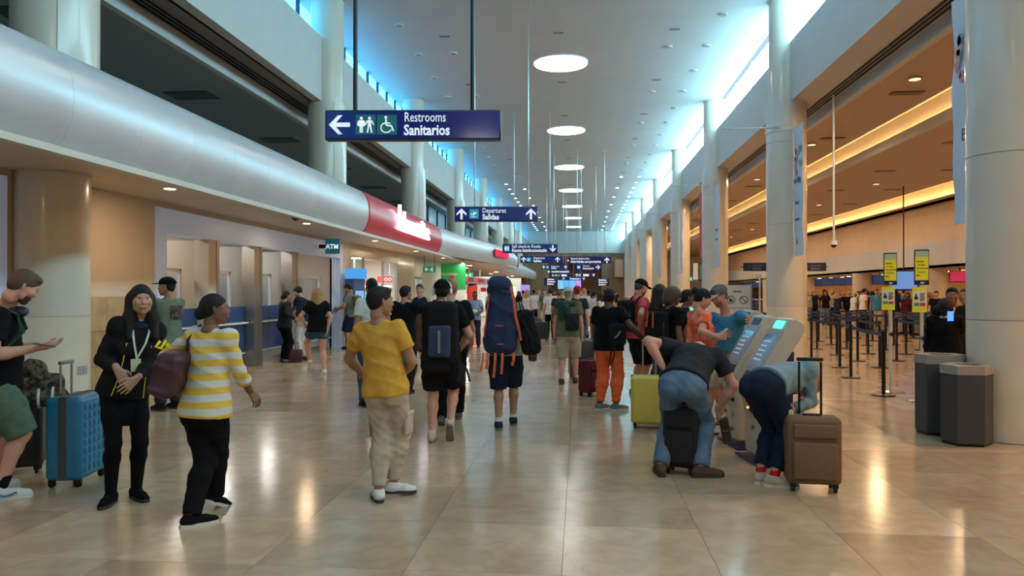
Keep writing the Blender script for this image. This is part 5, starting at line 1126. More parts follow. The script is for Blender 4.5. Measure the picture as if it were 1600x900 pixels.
        n_=len(oc); MB().add([tuple(f(a,b_,.0)) for a,b_ in oc]+[tuple(f(a,b_*1.02,.026)) for a,b_ in oc],[tuple(range(n_))[::-1],tuple(range(n_,2*n_))]+[(k_,(k_+1)%n_,n_+(k_+1)%n_,n_+k_) for k_ in range(n_)]).build('sole',sole or M_soled,so_)
        if sock:
            u2=nrm(A_-Kn); D,lo,ax=iso([Cone(A_-u2*.09*s,A_+u2*.0,.043*s,.040*s,.02)],.010,clips=[(A_-u2*.11*s,-u2)]); mesh_obj('sock',[nets(D,lo,.010)],C_(sock) if isinstance(sock,str) else sock,t)
    o=Person(); o.__dict__.update(root=t,T=T,s=s,HC=HC,Qh=Qh,F=F,Qt=Qt,right=right,fwd=fwd,up=up,SL=SL,SR=SR,EL=EL,ER=ER,WL=WL,WR=WR,PC=PC,NB=NB,AL=AL,AR=AR,KL=KL,KR=KR,K=K,az=az,b=b,d0=d0,hs=hs)
    o.W=lambda v: Matrix.Rotation(az,4,'Z')@Vector(v)+b
    return o
def hash_(s):
    h=7
    for c in s: h=(h*31+ord(c))%100003
    return h
import time as _t; _t0=_t.time()
# ---------------------------------------------------------------- bags and luggage
def own(o_,label,cat,base):
    "moves the origin of a top-level mesh or empty to base"
    tag(o_,label,cat); return o_
def bag_on(p,label,cat,c,h,r,m,Rt=None,name='backpack',straps=True,pocket=None,front=None,wr_=.006,extra=()):
    "soft bag in the frame of person p; c = (x,y,z) in the trunk frame metres from the pelvis"
    Q=p.Qt if Rt is None else p.Qt@Rt; C=p.PC+p.Qt@V(*c)
    t=thing(name,label,cat,tuple(p.W(C-Q@V(0,0,h[2]))),p.az)
    off=C-Q@V(0,0,h[2]); 
    def mk(nm,prims,mm,hh=.011,clips=(),wrk=wr_): 
        D,lo,ax=iso(prims,hh,wrinkle=wrk,wf=26,seed=2.2,clips=clips); P,F=nets(D,lo,hh); return mesh_obj(nm,[(P-off,F)],mm,t)
    f=lambda x,y,z: C+Q@V(x,y,z)
    mk('main_bag',[RBox(C,h,r,Q,.03)]+[RBox(f(*e_[0]),e_[1],e_[2],Q,.03) for e_ in extra],m)
    if pocket: mk('front_pocket',[RBox(f(0,-h[1]-.01,-h[2]*.25),(h[0]*.62,.045,h[2]*.5),.035,Q,.02)],pocket)
    if front:
        MB().add([tuple(f(x,y,z)-off) for x,y,z in((-.012,-h[1]-.075,-h[2]*.6),(.012,-h[1]-.075,-h[2]*.6),(.012,-h[1]-.070,h[2]*.1),(-.012,-h[1]-.070,h[2]*.1),(-.012,-h[1]-.055,-h[2]*.6),(.012,-h[1]-.055,-h[2]*.6),(.012,-h[1]-.05,h[2]*.1),(-.012,-h[1]-.05,h[2]*.1))],[(0,1,2,3),(7,6,5,4),(0,4,5,1),(1,5,6,2),(2,6,7,3),(3,7,4,0)]).build('strap_tape',front,t)
    if name=='backpack':
        MB().tube([tuple(f(x,0,h[2]+z)-off) for x,z in ((-.04,-.01),(-.035,.03),(.035,.03),(.04,-.01))],.008,6).build('top_handle',M_blackm,t,smooth='all')
        MB().strap([tuple(f(x*h[0],y_,z*h[2])-off) for x,y_,z in ((-.98,-.01,-.5),(-.99,-.01,.3),(-.78,-.01,.86),(0,-.01,1.02),(.78,-.01,.86),(.99,-.01,.3),(.98,-.01,-.5))],.006,.012,(0,1,0)).build('zip',mat('zip_grey',(.05,.055,.06),.6),t)
        for sx in (-1,1): MB().strap([tuple(f(sx*h[0]*1.02,h[1]*.7,.0)-off),tuple(f(sx*h[0]*1.04,0,-.01)-off),tuple(f(sx*h[0]*.9,-h[1]*.95,-.02)-off)],.02,.006,(sx,0,0)).build('side_strap',M_blackm,t)
        if not pocket: mk('front_pocket',[RBox(f(0,-h[1]-.005,-h[2]*.35),(h[0]*.72,.035,h[2]*.42),.03,Q,.02)],m)
    if straps:
        for sx in (-1,1):
            Sh=p.T(0,0,0)*0; a=p.T(sx*.085,-.13,.80); b_=p.T(sx*.095,-.03,1.035); c_=p.T(sx*.105,.10,.93); d=p.T(sx*.125,.135,.70); e_=p.T(sx*.165,.03,.42); g_=p.T(sx*.15,-.12,.30)
            MB().strap([tuple(q-off) for q in (a,b_,c_,d,e_,g_)],.06,.012,tuple(p.up)).build('shoulder_strap',m,t,smooth=True)
    return t,f,off,mk
def wheel(t,x,y,m=None,r=.027):
    w_=MB(); w_.M=Matrix.Translation((x,y,r))@Matrix.Rotation(PI/2,4,'Y'); w_.cyl((0,0),r,-.012,.012,16); o=w_.build('wheel',M_blackm,t,smooth=True); MB().rbox((x,y,r*1.9),(.045,.05,r*1.3),.008,2).build('wheel_fork',M_blackm,o)
def suitcase(label,px,py,rz,w_,d,h,col,shell='ribs',handle=None,hm=None,hw=.16,four=True,x=None):
    b=gr(px,py) if x is None else Vector(x); t=thing('suitcase',label,'suitcase',(b.x,b.y,0),rz)
    z0=.06; m=mat('shell_'+'%02d%02d%02d'%tuple(int(c*99) for c in col),col,.38 if shell!='fabric' else .85,noise=.06,nscale=20,bump=.15,bscale=200)
    MB().rbox((0,0,z0+h/2),(w_,d,h),.045,5).build('shell',m,t,smooth=True)
    if shell=='ribs':
        for q in range(7):
            for s_ in (-1,1): MB().rbox((-w_/2+w_*(q+1)/8,s_*d/2,z0+h/2),(.018,.012,h*.84),.005,2).build('rib',m,t,smooth=True)
    if shell=='grid':
        for s_ in (-1,1):
            for i in range(5):
                for j in range(8): MB().rbox((-w_/2+.05+(w_-.1)*(i+.5)/5,s_*(d/2),z0+.05+(h-.1)*(j+.5)/8),((w_-.1)/5*.78,.022,(h-.1)/8*.78),.01,2).build('square_boss',m,t,smooth=True)
        for s_ in (-1,1): MB().rbox((s_*w_/2,-.0,z0+h/2),(.012,.07,h*.98),.004,2).build('zip_band',mat('zip_grey',(.05,.055,.06),.6),t)
        MB().rbox((0,0,z0+h),(w_*.98,.07,.012),.004,2).build('zip_band',mat('zip_grey',(.05,.055,.06),.6),t)
    if shell=='fabric':
        MB().rbox((0,-d/2-.012,z0+h*.36),(w_*.8,.045,h*.55),.02,3).build('front_pocket',m,t,smooth=True); MB().rbox((0,-d/2-.01,z0+h*.8),(w_*.78,.03,h*.2),.012,3).build('front_pocket',m,t,smooth=True)
        MB().rbox((0,0,z0+h+.005),(w_*.35,.03,.02),.008,2).build('top_grip',M_blackm,t)
    if shell=='plain': MB().rbox((0,0,z0+h*.5),(w_*1.006,.018,h*1.004),.008,2).build('seam_frame',M_blackm,t)
    for sx in (-1,1):
        for sy in ((-1,1) if four else (1,)): wheel(t,sx*(w_/2-.05),sy*(d/2-.04))
    if handle:
        hm=hm or M_steel; hw_=hw/2; y=d/2-.05
        for sx in (-1,1): MB().tube([(sx*hw_,y,z0+h-.01),(sx*hw_,y,z0+h+handle-.02)],.010,8).build('handle_tube',hm,t,smooth=True)
        MB().rbox((0,y,z0+h+handle),(hw+.04,.035,.03),.012,3).build('handle_grip',M_blackm if hm!=M_steel else mat('grip_grey',(.12,.13,.16),.4),t,smooth=True)
    return t
# ---------------------------------------------------------------- foreground people
p=person('man in a mustard T-shirt and beige cargo joggers walking in the middle foreground',603,785,1.66,ap=-25,sk='tan',hair='black',style='short',top=('mustard','tee'),bot=('beige','joggers'),shoe='white',sole=M_soled,
  fl=(592,782),fr=(615,772,.01),fyl=35,fyr=-55,heel=(0,4),neck=(592,502,.02),head=(594,472,.0),hy=-70,hl=(568,585,.35),hr=(634,580,.22),el=(-1,-.6,-.7),er=(1,-.5,-.9),fdr=(.1,.9,.4),fdl=(.3,.9,.2),detail=3)
t=tag(MB().tube([tuple(p.W(p.T(.062*math.cos(a),.012+.058*math.sin(a),1.005-.02*math.sin(a)))) for a in [2*PI*i/20 for i in range(21)]],.0035,6).build('necklace',mat('silver_chain',(.6,.6,.6),.3,.8),None,smooth='all'),'thin silver chain round the neck of the man in the mustard shirt','necklace')
o=MB().rbox((0,0,0),(.10,.03,.17),.012,3).build('face_mask_pouch',C_('teal')); o.location=ray(631,552,5.75); tag(o,'small teal packet in the right hand of the man in the mustard shirt','packet'); o.rotation_euler=(.1,.2,.4)
for s_,K_,H_ in ((-1,p.KL,p.PC-V(.09,0,0)),(1,p.KR,p.PC+V(.09,0,0))):
    c_=K_*.75+H_*.25+V(s_*.083,-.01,0); MB().rbox(c_,(.03,.13,.17),.013,3).build('cargo_pocket',C_('beige'),p.root,smooth=True); MB().rbox(c_+V(s_*.004,0,.075),(.035,.135,.04),.01,2).build('pocket_flap',C_('beige'),p.root,smooth=True)
w1=person('woman in a black uniform jacket, skirt and tights with clasped hands',195,782,1.66,ap=-168,sk='olive',hair='black',style='long',top=('black2','jacket'),bot=('black','skirt'),tights='black',shoe='flat',fem=1,
  fl=(214,778),fr=(174,786),fyl=10,fyr=-32,neck=(219,502,-.02),head=(221,470,-.05),hy=-172,hp=-.05,hr=(184,577,-.26),hl=(213,592,-.28),er=(.55,-1,-.5),el=(-.55,-1,-.5),fdr=(-.45,.1,-.9),fdl=(.75,.0,-.65),nrv=(-.3,-1,0),nl=(.0,-1,0),curl=(.25,.3),detail=3)
def on(p,pts,off=None): return [tuple(q) for q in pts]
def chest(p,x,z,y=.135): return tuple(p.T(x,y,z))
lan=MB().strap([chest(w1,-.055,.99,.03),chest(w1,-.06,.90,.10),chest(w1,-.04,.75,.155),chest(w1,-.005,.56,.175),chest(w1,0,.50,.175),chest(w1,.01,.56,.175),chest(w1,.045,.75,.155),chest(w1,.06,.90,.10),chest(w1,.055,.99,.03)],.014,.003,(0,1,.1)).build('lanyard',mat('lanyard_cream',(.55,.55,.40),.6),w1.root)
b_=MB(); c_=w1.T(0,.185,.43); b_.rbox(c_,(.072,.006,.095),.002,2); b_.build('id_badge',mat('badge_paper',(.50,.52,.30),.5),w1.root)
my=cloth('yellow_trim',(.80,.62,.02))
def limbchev(p,base,u,f,seg,w=.02):
    m=MB(); m.strap(seg,w,.004,f); return m
# yellow zigzag on the left sleeve and shoulder
for k,sg in enumerate((((-.145,.80,.125),(-.115,.72,.155),(-.165,.70,.13)),((-.20,.80,.075),(-.165,.70,.12),(-.215,.66,.085)),((-.235,.74,.03),(-.215,.63,.075),(-.25,.60,.03)))):
    MB().strap([tuple(w1.T(x,y+.012,z)) for x,z,y in [(a,b2,c2) for a,b2,c2 in sg]],.022,.006,(0,1,0)).build('yellow_zigzag',my,w1.root)
for sx in (-1,1): MB().strap([tuple(w1.T(sx*.09,.14,.72)),tuple(w1.T(sx*.088,.155,.45)),tuple(w1.T(sx*.10,.165,.15)),tuple(w1.T(sx*.115,.16,-.05))],.006,.004,(0,1,0)).build('yellow_piping',my,w1.root)
D,lo,ax=iso([Cone(w1.T(-.05,.0,.99),w1.T(.05,.0,.99),.045,.045,.02),Cone(w1.T(-.04,.06,.95),w1.T(.04,.06,.95),.028,.028,.02)],.008); mesh_obj('neck_scarf',[nets(D,lo,.008)],C_('navy'),w1.root)
w2=person('woman in a yellow and white striped top walking with a maroon handbag',315,812,1.57,ap=-42,sk='brown',hair='black',style='tied',top=('stripe','threeq'),bot=('black','trousers'),shoe='black',sole=M_sole,fem=1,wide=1.14,
  fl=(300,822),fr=(338,792),fyl=-35,fyr=-10,heel=(0,25),hip=(322,638,0),neck=(331,514,.03),head=(336,484,.03),hy=-95,hl=(275,600,.18),hr=(392,612,.20),er=(.7,-.8,-.5),el=(-1,-.3,-.6),fdr=(.4,.3,-.8),curl=(.7,.5),detail=3)
t=thing('handbag','maroon slouchy shoulder handbag carried by the woman in the striped top','bag',tuple(ray(268,622,5.05)),w2.az)
Bm=lambda *a: V(*a)
D,lo,ax=iso([RBox(V(0,0,.17),(.09,.17,.15),.05,rotm(.5,0,.25),.03)],.011,wrinkle=.012,wf=22,seed=1); mesh_obj('bag_body',[nets(D,lo,.011)],mat('maroon_leather',(.050,.012,.022),.5,bump=.2),t)
ti=Matrix.Rotation(-w2.az,4,'Z'); bl=lambda v: tuple(ti@(w2.W(v)-t.location))
MB().strap([(0,-.05,.28),bl(w2.T(-.135,-.10,.55)),bl(w2.T(-.125,-.10,.85)),bl(w2.T(-.115,-.0,1.03)),bl(w2.T(-.12,.10,.80)),(0,.10,.28)],.03,.008,tuple(w2.right)).build('shoulder_strap',MATS['maroon_leather'],t,smooth=True)
MB().tube([w2.F(-.034,.100,.012),w2.F(.034,.100,.012)],.002,6).tube([w2.F(.034,.100,.012),w2.F(.074,.06,.014),w2.F(.08,-.01,.02)],.002,6).tube([w2.F(-.034,.100,.012),w2.F(-.074,.06,.014),w2.F(-.08,-.01,.02)],.002,6).build('spectacles',MATS['sole_dark'],w2.root)
m1=person('bearded man in a black T-shirt and green shorts looking at his phone',-6,776,1.83,ap=-95,sk='pink',hair='brown',style='short',beard='brown',top=('black','tee'),bot=('green','bermuda'),shoe='white',sole=M_sole,sock=C_('black'),wide=1.08,belly=.03,
  fl=(-14,764),fr=(2,781),fyl=0,fyr=5,hip=(-6,592,0),neck=(6,480,.0),head=(36,448,-.02),hy=-90,hp=.55,hr=(52,545,-.12),hl=(62,540,.12),er=(.3,-.6,-.8),el=(-.3,-.6,-.8),fdr=(0,1,.05),fdl=(0,1,.05),nrv=(-.2,0,1),nl=(.2,0,1),curl=(.4,.45),detail=3)
o=MB().rbox((0,0,0),(.075,.15,.009),.004,2).build('phone',mat('phone_dark',(.03,.03,.035),.3)); o.location=ray(70,539,5.62); o.rotation_euler=(R(-12),R(0),m1.az); tag(o,'dark phone held by the bearded man at the left edge','phone')
D,lo,ax=iso([Cone(m1.T(.07*math.cos(a),.02+.07*math.sin(a),1.0),m1.T(.07*math.cos(a+.5),.02+.07*math.sin(a+.5),1.0),.016,.016,.01) for a in [PI+.3+ (2*PI-.9)*i/10 for i in range(9)]]+[Cone(m1.T(sx*.055,.10,.965),m1.T(sx*.06,.125,.955),.035,.035,.02) for sx in(-1,1)],.008); P,F_=nets(D,lo,.008)
hp_=mesh_obj('headphones',[(P,F_)],mat('headphone_dark',(.02,.02,.03),.4),None); hp_.location=m1.b; hp_.rotation_euler=(0,0,m1.az); tag(hp_,'dark headphones around the neck of the bearded man','headphones')
for nm,sg in (('shoe_mark',[(.055,.048,.055),(.09,.052,.038),(.03,.050,.062),(-.02,.046,.07)]),): 
    u=V(0,1,0); B_=m1.AR-V(0,0,.085*m1.s); MB().strap([tuple(B_+V(.050+.003*i,a-.0,c)) for i,(a,b2,c) in enumerate([(-.01,0,.052),(.03,0,.035),(.07,0,.045),(.11,0,.062)])],.014,.006,(1,0,0)).build('shoe_mark',C_('blue'),m1.root)
bag_on(m1,'dark backpack on the bearded man at the left edge, mostly out of frame','bag',(0,-.20,.26),(.15,.09,.24),.06,C_('dkgreen'))
suitcase('tall blue hard-shell suitcase with a raised square pattern and grey zip',122,752,away(122)+R(63),.48,.29,.68,(.012,.16,.30),'grid',.27,M_steel,.17)
suitcase('black suitcase behind the bearded man at the left edge',24,738,R(30),.46,.28,.62,(.012,.013,.018),'ribs',None)
t=thing('travel_cushion','brown camouflage duffel roll resting on top of the black suitcase at left','bag',tuple(ray(56,622,6.15)),R(30)); 
D,lo,ax=iso([Cone(V(-.17,0,.02),V(.17,0,.0),.085,.08,.03),Cone(V(-.10,-.02,.14),V(.14,.02,.13),.085,.075,.02),Ell(V(-.02,0,.24),V(.11,.09,.09))],.011,wrinkle=.01,wf=30); mesh_obj('roll',[nets(D,lo,.011)],CL['camo'],t)
for q in (-1,1): MB().tube([(.08+.05*q,-.085+.0*q,.08*math.sin(a)) if False else (.08+.05*q,.088*math.cos(a),.01+.088*math.sin(a)) for a in [2*PI*i/16 for i in range(17)]],.012,6).build('white_band',C_('white'),t,smooth=True)
p=person('man in a sage T-shirt and black cap standing at the ticket counters',264,640,1.80,ap=35,sk='tan',hair='black',style='short',cap=('black','plain'),top=('sage','tee'),bot=('charcoal','trousers'),shoe='black2',hy=75,hl=(245,560,.3),hr=(250,555,.35),detail=2)
MB().rbox(p.T(.02,-.128,.66),(.17,.012,.19),.006,2).build('shirt_print',CL['camo'],p.root)
person('woman in a charcoal jacket with tied black hair queuing at the counters',445,566,1.63,ap=-70,sk='tan',hair='black',style='tied',top=('charcoal','jacket'),bot=('black','trousers'),shoe='grey',fem=1,wide=1.12,hl=(462,497,.1),hr=(462,499,-.2),detail=2)
t=thing('tote_bag','dark maroon tote bag standing on the floor beside the woman in the charcoal jacket','bag',tuple(gr(462,566)),.3)
MB().rbox((0,0,.15),(.30,.13,.30),.03,3).build('bag_body',MATS['maroon_leather'],t,smooth=True); MB().tube([(-.07,0,.3),(-.06,0,.44),(.06,0,.44),(.07,0,.3)],.008,6).build('bag_handle',MATS['maroon_leather'],t,smooth=True)
person('man in a navy shirt and white trousers leaning on the ticket counter',473,563,1.78,ap=50,sk='olive',hair='black',style='short',top=('navy','tee'),bot=('white','trousers'),shoe='brown',neck=(472,466,.2),head=(466,456,.25),hp=.5,hl=(455,490,.4),hr=(458,490,.5),detail=2)
person('blonde woman in a black T-shirt and denim shorts walking away',497,585,1.70,ap=8,sk='pink',hair='blond',style='long',top=('black','tee'),bot=('denimd','minishorts'),shoe='white',sole=M_sole,fem=1,wide=1.12,fl=(484,577,.06),fr=(507,585),heel=(55,0),hl=(478,510,.1),el=(-1,-.3,-.1),hr=(512,515,.05),kl=(-.4,1,0),detail=2)
p=person('man in a grey-green T-shirt with an olive backpack at the cash machine',547,545,1.84,ap=75,sk='tan',hair='black',style='short',top=('greyg','tee'),bot=('navy','bermuda'),shoe='black2',hy=80,hp=.45,hl=(527,482,-.1),hr=(528,484,.2),detail=2)
bag_on(p,'olive backpack worn by the man at the cash machine','bag',(0,-.22,.30),(.15,.10,.25),.06,C_('olive'))
person('man with dark hair and a white T-shirt standing behind the mustard-shirt man',582,0,1.80,depth=10.4,ap=15,sk='tan',hair='black',style='short',top=('white','tee'),bot=('denimd','trousers'),shoe='black2',detail=2)
person('man all in black facing right behind the mustard-shirt man',633,612,1.73,ap=-25,sk='tan',hair='black',style='short',top=('black','long'),bot=('black2','trousers'),shoe='black2',wide=1.15,fl=(625,611),fr=(638,616),hy=-50,hl=(612,560,.3),hr=(650,555,.3),detail=2)
person('young man in a navy vest facing the camera by the white wall',657,0,1.78,depth=15.5,ap=165,sk='light',hair='brown',style='short',top=('navy','tank'),bot=('charcoal','bermuda'),shoe='black2',detail=2)
p=person('man in black with a large navy and black backpack and headphones',692,690,1.73,ap=-4,sk='pink',hair='black',style='short',cap=('black','beanie'),top=('black','tee'),bot=('black2','shorts'),shoe='beige',sole=M_soleg,sock='white',wide=1.12,fl=(675,690),fr=(703,683,.05),heel=(0,50),kr=(.1,1,0),hl=(660,560,.25),hr=(716,548,.2),el=(-1,-.3,-.2),er=(1,-.35,-.1),detail=3)
t,f,off,mk=bag_on(p,'large black backpack with a navy front pocket worn by the man in headphones','bag',(.0,-.24,.27),(.185,.13,.33),.08,C_('black2'),pocket=mat('cloth_navy_pocket',(.018,.035,.085),.8,bump=.3),front=mat('tan_tape',(.22,.19,.14),.8),extra=(((-.05,.0,-.30),(.15,.12,.10),.06),))
for k in range(3): MB().strap([tuple(f(.17,-.03,-.25)-off),tuple(f(.22+.03*k,-.04,-.38)-off),tuple(f(.19+.06*k,-.05,-.50-.05*(k%2))-off)],.022,.005,(0,1,0)).build('dangling_strap',M_blackm,t)
mk('side_pouch',[RBox(f(-.20,.03,.0),(.055,.10,.2),.05,None,.02)],C_('brown'))
m=MB(); m.tube([p.F(.098*math.cos(a),-.02,.03+.098*math.sin(a)) for a in [PI*i/12 for i in range(13)]],.010,8); hpo=m.build('headphones',M_white,None,smooth='all'); hpo.location=p.b; hpo.rotation_euler=(0,0,p.az); tag(hpo,'white headphones on the head of the man with the navy backpack','headphones')
for sx in (-1,1): MB().sph(p.F(sx*.092,-.01,.0),(.02,.035,.04),12,8).build('ear_cup',M_white,hpo,smooth='all')
p=person('man with cropped ginger hair in black walking beside the backpacker',705,660,1.80,ap=-5,sk='pink',hair='red',style='buzz',top=('black2','tee'),bot=('black','trousers'),shoe='grey',sole=M_soleg,wide=1.1,fl=(690,664),fr=(716,654),heel=(35,0),hr=(732,545,.15),er=(1,-.4,-.1),detail=2)
p=person('hiker in navy shorts carrying a tall blue backpack and a black bag',790,668,1.76,ap=-3,sk='tan',hair='brown',style='short',top=('beige','tee'),bot=('navy','bermuda'),shoe='charcoal',sole=M_soleg,sock='white',fl=(779,671),fr=(802,664),hl=(768,560,.3),hr=(812,555,.2),detail=3)
mb=mat('cloth_royal_pack',(.010,.024,.085),.8,bump=.4,bscale=120); mo=mat('cloth_orange_trim',(.62,.12,.03),.7)
t=thing('trekking_backpack','tall navy-blue trekking backpack with orange straps covering the hiker','bag',tuple(p.W(p.PC+V(0,-.25,-.02))),p.az); off=p.PC+V(0,-.25,-.02)
D,lo,ax=iso([RBox(off+V(-.05,0,.18),(.20,.13,.20),.125,None,.06),RBox(off+V(-.04,0,.46),(.175,.125,.24),.115,None,.07),RBox(off+V(-.065,-.01,.74),(.135,.115,.14),.11,None,.06)],.011,wrinkle=.018,wf=20,seed=4); mesh_obj('main_bag',[(nets(D,lo,.011)[0]-off,nets(D,lo,.011)[1])],mb,t)
D,lo,ax=iso([RBox(V(-.06,-.03,.80),(.135,.12,.10),.095,None,.05)],.011,wrinkle=.008,wf=24,seed=1); mesh_obj('lid',[nets(D,lo,.011)],mb,t)
MB().strap([(.075,-.12,.78),(.115,-.13,.62),(.13,-.14,.45),(.165,-.13,.30),(.19,-.08,.16)],.03,.01,(0,1,0)).build('orange_strap',mo,t)
MB().strap([(-.17,-.11,.70),(-.20,-.12,.45),(-.23,-.10,.2)],.012,.006,(0,1,0)).build('orange_piping',mo,t)
for x0,x1,zz in ((-.10,-.12,-.26),(-.02,-.03,-.22),(.11,.09,-.12),(-.24,-.27,-.20),(-.19,-.20,-.16)): MB().strap([(x0,-.11,.02),(x0,-.14,-.06),(x1,-.13,zz)],.030 if x0>-.2 else .02,.006,(0,1,0)).build('orange_strap',mo,t)
MB().rbox((-.05,-.135,.33),(.10,.006,.012),.002,1).rbox((-.04,-.14,.12),(.08,.006,.010),.002,1).build('logo_print',mo,t)
t=thing('duffel_backpack','black quilted bag hanging from the right shoulder of the hiker','bag',tuple(ray(824,560,8.55)),p.az)
D,lo,ax=iso([RBox(V(0,0,.32),(.115,.12,.25),.08,rotm(0,0,-.22),.04),RBox(V(.05,0,.16),(.10,.11,.12),.07,None,.04)],.011,wrinkle=.012,wf=26,seed=7); mesh_obj('main_bag',[nets(D,lo,.011)],C_('black2'),t)
MB().strap([(-.07,-.06,.52),(-.11,-.02,.74),(-.10,.12,.74),(-.03,.1,.5)],.04,.01,(1,0,0)).build('shoulder_strap',C_('black'),t); MB().strap([(-.05,-.13,.45),(.05,-.14,.25),(.08,-.13,.1)],.02,.006,(0,1,0)).build('quilt_strap',C_('charcoal'),t); MB().rbox((.06,-.02,.02),(.10,.09,.10),.03,3).build('maroon_pouch',MATS['maroon_leather'],t,smooth=True)
p=person('man in a blue floral shirt facing the camera near the shops',742,543,1.64,ap=175,sk='dark',hair='black',style='buzz',top=('floral','polo'),bot=('charcoal','trousers'),shoe='black2',hl=(748,490,-.3),hr=(737,490,-.3),detail=2)
o=MB().rbox((0,0,0),(.16,.12,.12),.04,3).build('paper_cup_bag',C_('white'),smooth=True); o.location=ray(742,487,21.2); tag(o,'white packet held by the man in the floral shirt','packet')
p=person('man in a white cap and olive shirt with a green sweater over his shoulders',887,598,1.71,ap=-6,sk='pink',hair='grey',style='buzz',cap=('pale','back'),top=('olive','tee'),bot=('khaki','bermuda'),shoe='brown',sole=M_soled,wide=1.14,belly=.04,fl=(877,600),fr=(899,598),detail=2)
D,lo,ax=iso([Cone(p.T(-.16,-.06,.90),p.T(.10,-.07,.94),.075,.06,.04),RBox(p.T(-.06,-.13,.72),(.10,.03,.16),.03,None,.05),Cone(p.T(-.02,-.15,.8),p.T(.03,-.15,.5),.05,.03,.04)],.012,wrinkle=.01,wf=30); mesh_obj('draped_sweater',[nets(D,lo,.012)],C_('dkgreen'),p.root)
bag_on(p,'dark grey satchel hanging across the back of the man in the white cap','bag',(.09,-.19,.20),(.12,.05,.15),.04,C_('charcoal'),name='satchel',straps=False)
suitcase('large dark grey suitcase in front of the man in the white cap',908,590,.2,.46,.30,.66,(.035,.038,.042),'ribs',None)
person('person in a red cap standing just beyond the man in the white cap',902,0,1.74,depth=16.5,ap=0,sk='light',hair='brown',style='short',cap=('red','plain'),top=('charcoal','tee'),bot=('denimd','trousers'),detail=2)
p=person('man in a black T-shirt and bright orange trousers gripping a luggage handle',952,640,1.66,ap=-20,sk='dark',hair='black',style='buzz',top=('black','tee'),bot=('orange','joggers'),shoe='greyg',sole=M_sole,wide=1.18,belly=.02,fl=(937,640),fr=(962,641),fyr=-45,fyl=-30,hr=(1005,528,-.15),er=(.6,-.5,-.7),hl=(930,545,.3),curl=(.5,1.1),detail=3,hy=-5)
t,f,off,mk=bag_on(p,'black drawstring bag with a pale hooked logo on the man in orange trousers','bag',(.17,-.12,.17),(.12,.07,.15),.06,C_('black2'),name='shoulder_bag',straps=False)
MB().strap([tuple(f(.02,-.078,-.02)-off),tuple(f(-.01,-.080,-.045)-off),tuple(f(.03,-.080,-.01)-off),tuple(f(.07,-.078,.05)-off)],.014,.004,(0,1,0)).build('hooked_logo',mat('logo_pale',(.45,.42,.25),.6),t)
for k in range(2): MB().strap([tuple(f(-.05+.03*k,-.05,-.1)-off),tuple(f(-.07+.05*k,-.07,-.28)-off),tuple(f(-.09+.03*k,-.06,-.40)-off)],.02,.004,(0,1,0)).build('dangling_strap',M_blackm,t)
suitcase('yellow hard-shell suitcase with raised chrome handle beside the bending man',1014,668,-.12,.42,.27,.56,(.62,.47,.09),'plain',.40,M_steel,.15)
suitcase('red and black upright suitcase behind the man in orange trousers',922,618,.9,.34,.24,.50,(.10,.008,.012),'fabric',None)
p=person('man in a red T-shirt and black cap with a black backpack in the kiosk queue',997,0,1.80,depth=11.6,ap=-60,sk='pink',hair='brown',style='short',beard='brown',cap=('black','plain'),top=('pinkred','tee'),bot=('black2','bermuda'),shoe='black2',wide=1.1,hp=.35,hl=(1010,500,.2),hr=(1000,510,-.2),detail=2)
bag_on(p,'black backpack on the man in the red T-shirt','bag',(0,-.22,.30),(.15,.10,.24),.06,C_('black2'))
person('woman with long dark brown hair in a black vest in the kiosk queue',1028,0,1.72,depth=11.2,ap=-45,sk='pink',hair='dkbrown',style='long',top=('black','tank'),bot=('denimd','trousers'),shoe='white',fem=1,hp=.2,detail=2)
p=person('woman with curly brown hair and a black backpack with orange straps',1048,0,1.66,depth=9.6,ap=-55,sk='brown',hair='brown',style='curly',top=('black','tee'),bot=('black2','trousers'),shoe='black2',fem=1,wide=1.1,hp=.2,detail=2)
t,f,off,mk=bag_on(p,'black backpack with two bright orange straps on the curly-haired woman','bag',(0,-.21,.27),(.15,.10,.22),.06,C_('black2'))
for sx in (-1,1): MB().strap([tuple(f(sx*.06,-.112,.2)-off),tuple(f(sx*.07,-.118,.05)-off),tuple(f(sx*.08,-.115,-.15)-off)],.03,.008,(0,1,0)).build('orange_strap',mo,t)
person('woman with tied black hair in profile at the farther kiosk',1070,0,1.64,depth=10.3,ap=-85,sk='brown',hair='black',style='tied',top=('charcoal','tee'),bot=('black2','trousers'),fem=1,detail=2)
p=person('woman in an orange tie-dye T-shirt with a black bun using a phone',1092,0,1.64,depth=8.4,ap=-62,sk='pink',hair='black',style='bun',top=('tiedye','tee'),bot=('khaki','shorts'),shoe='white',fem=1,wide=1.15,hy=-85,hp=.45,hl=(1126,524,.15),hr=(1122,528,-.25),fdr=(0,1,.2),fdl=(.3,.9,.2),detail=3)
o=MB().rbox((0,0,0),(.07,.14,.01),.004,2).build('phone',MATS['phone_dark']); o.location=ray(1130,519,8.4); o.rotation_euler=(R(35),0,p.az); tag(o,'black phone in the hands of the woman in the orange T-shirt','phone')
p=person('bearded man in a blue shirt and grey cap leaning on the kiosk',1140,0,1.78,depth=9.0,ap=155,sk='pink',hair='brown',style='short',beard='red',cap=('grey','patch'),top=('blue','long'),bot=('khaki','bermuda'),shoe='white',wide=1.12,neck=(1135,492,0),head=(1124,463,-.08),hy=140,hp=.40,hl=(1172,499,-.75),el=(-1,.2,-.6),hr=(1112,540,-.2),fdl=(-.5,1,-.1),detail=3)
MB().tube([tuple(p.T(.03*math.cos(a)+.06,.165,.90+.06*math.sin(a))) for a in [2*PI*i/14 for i in range(15)]],.01,6).build('sunglasses',mat('mirror_blue',(.02,.15,.5),.1,.6),p.root,smooth='all')
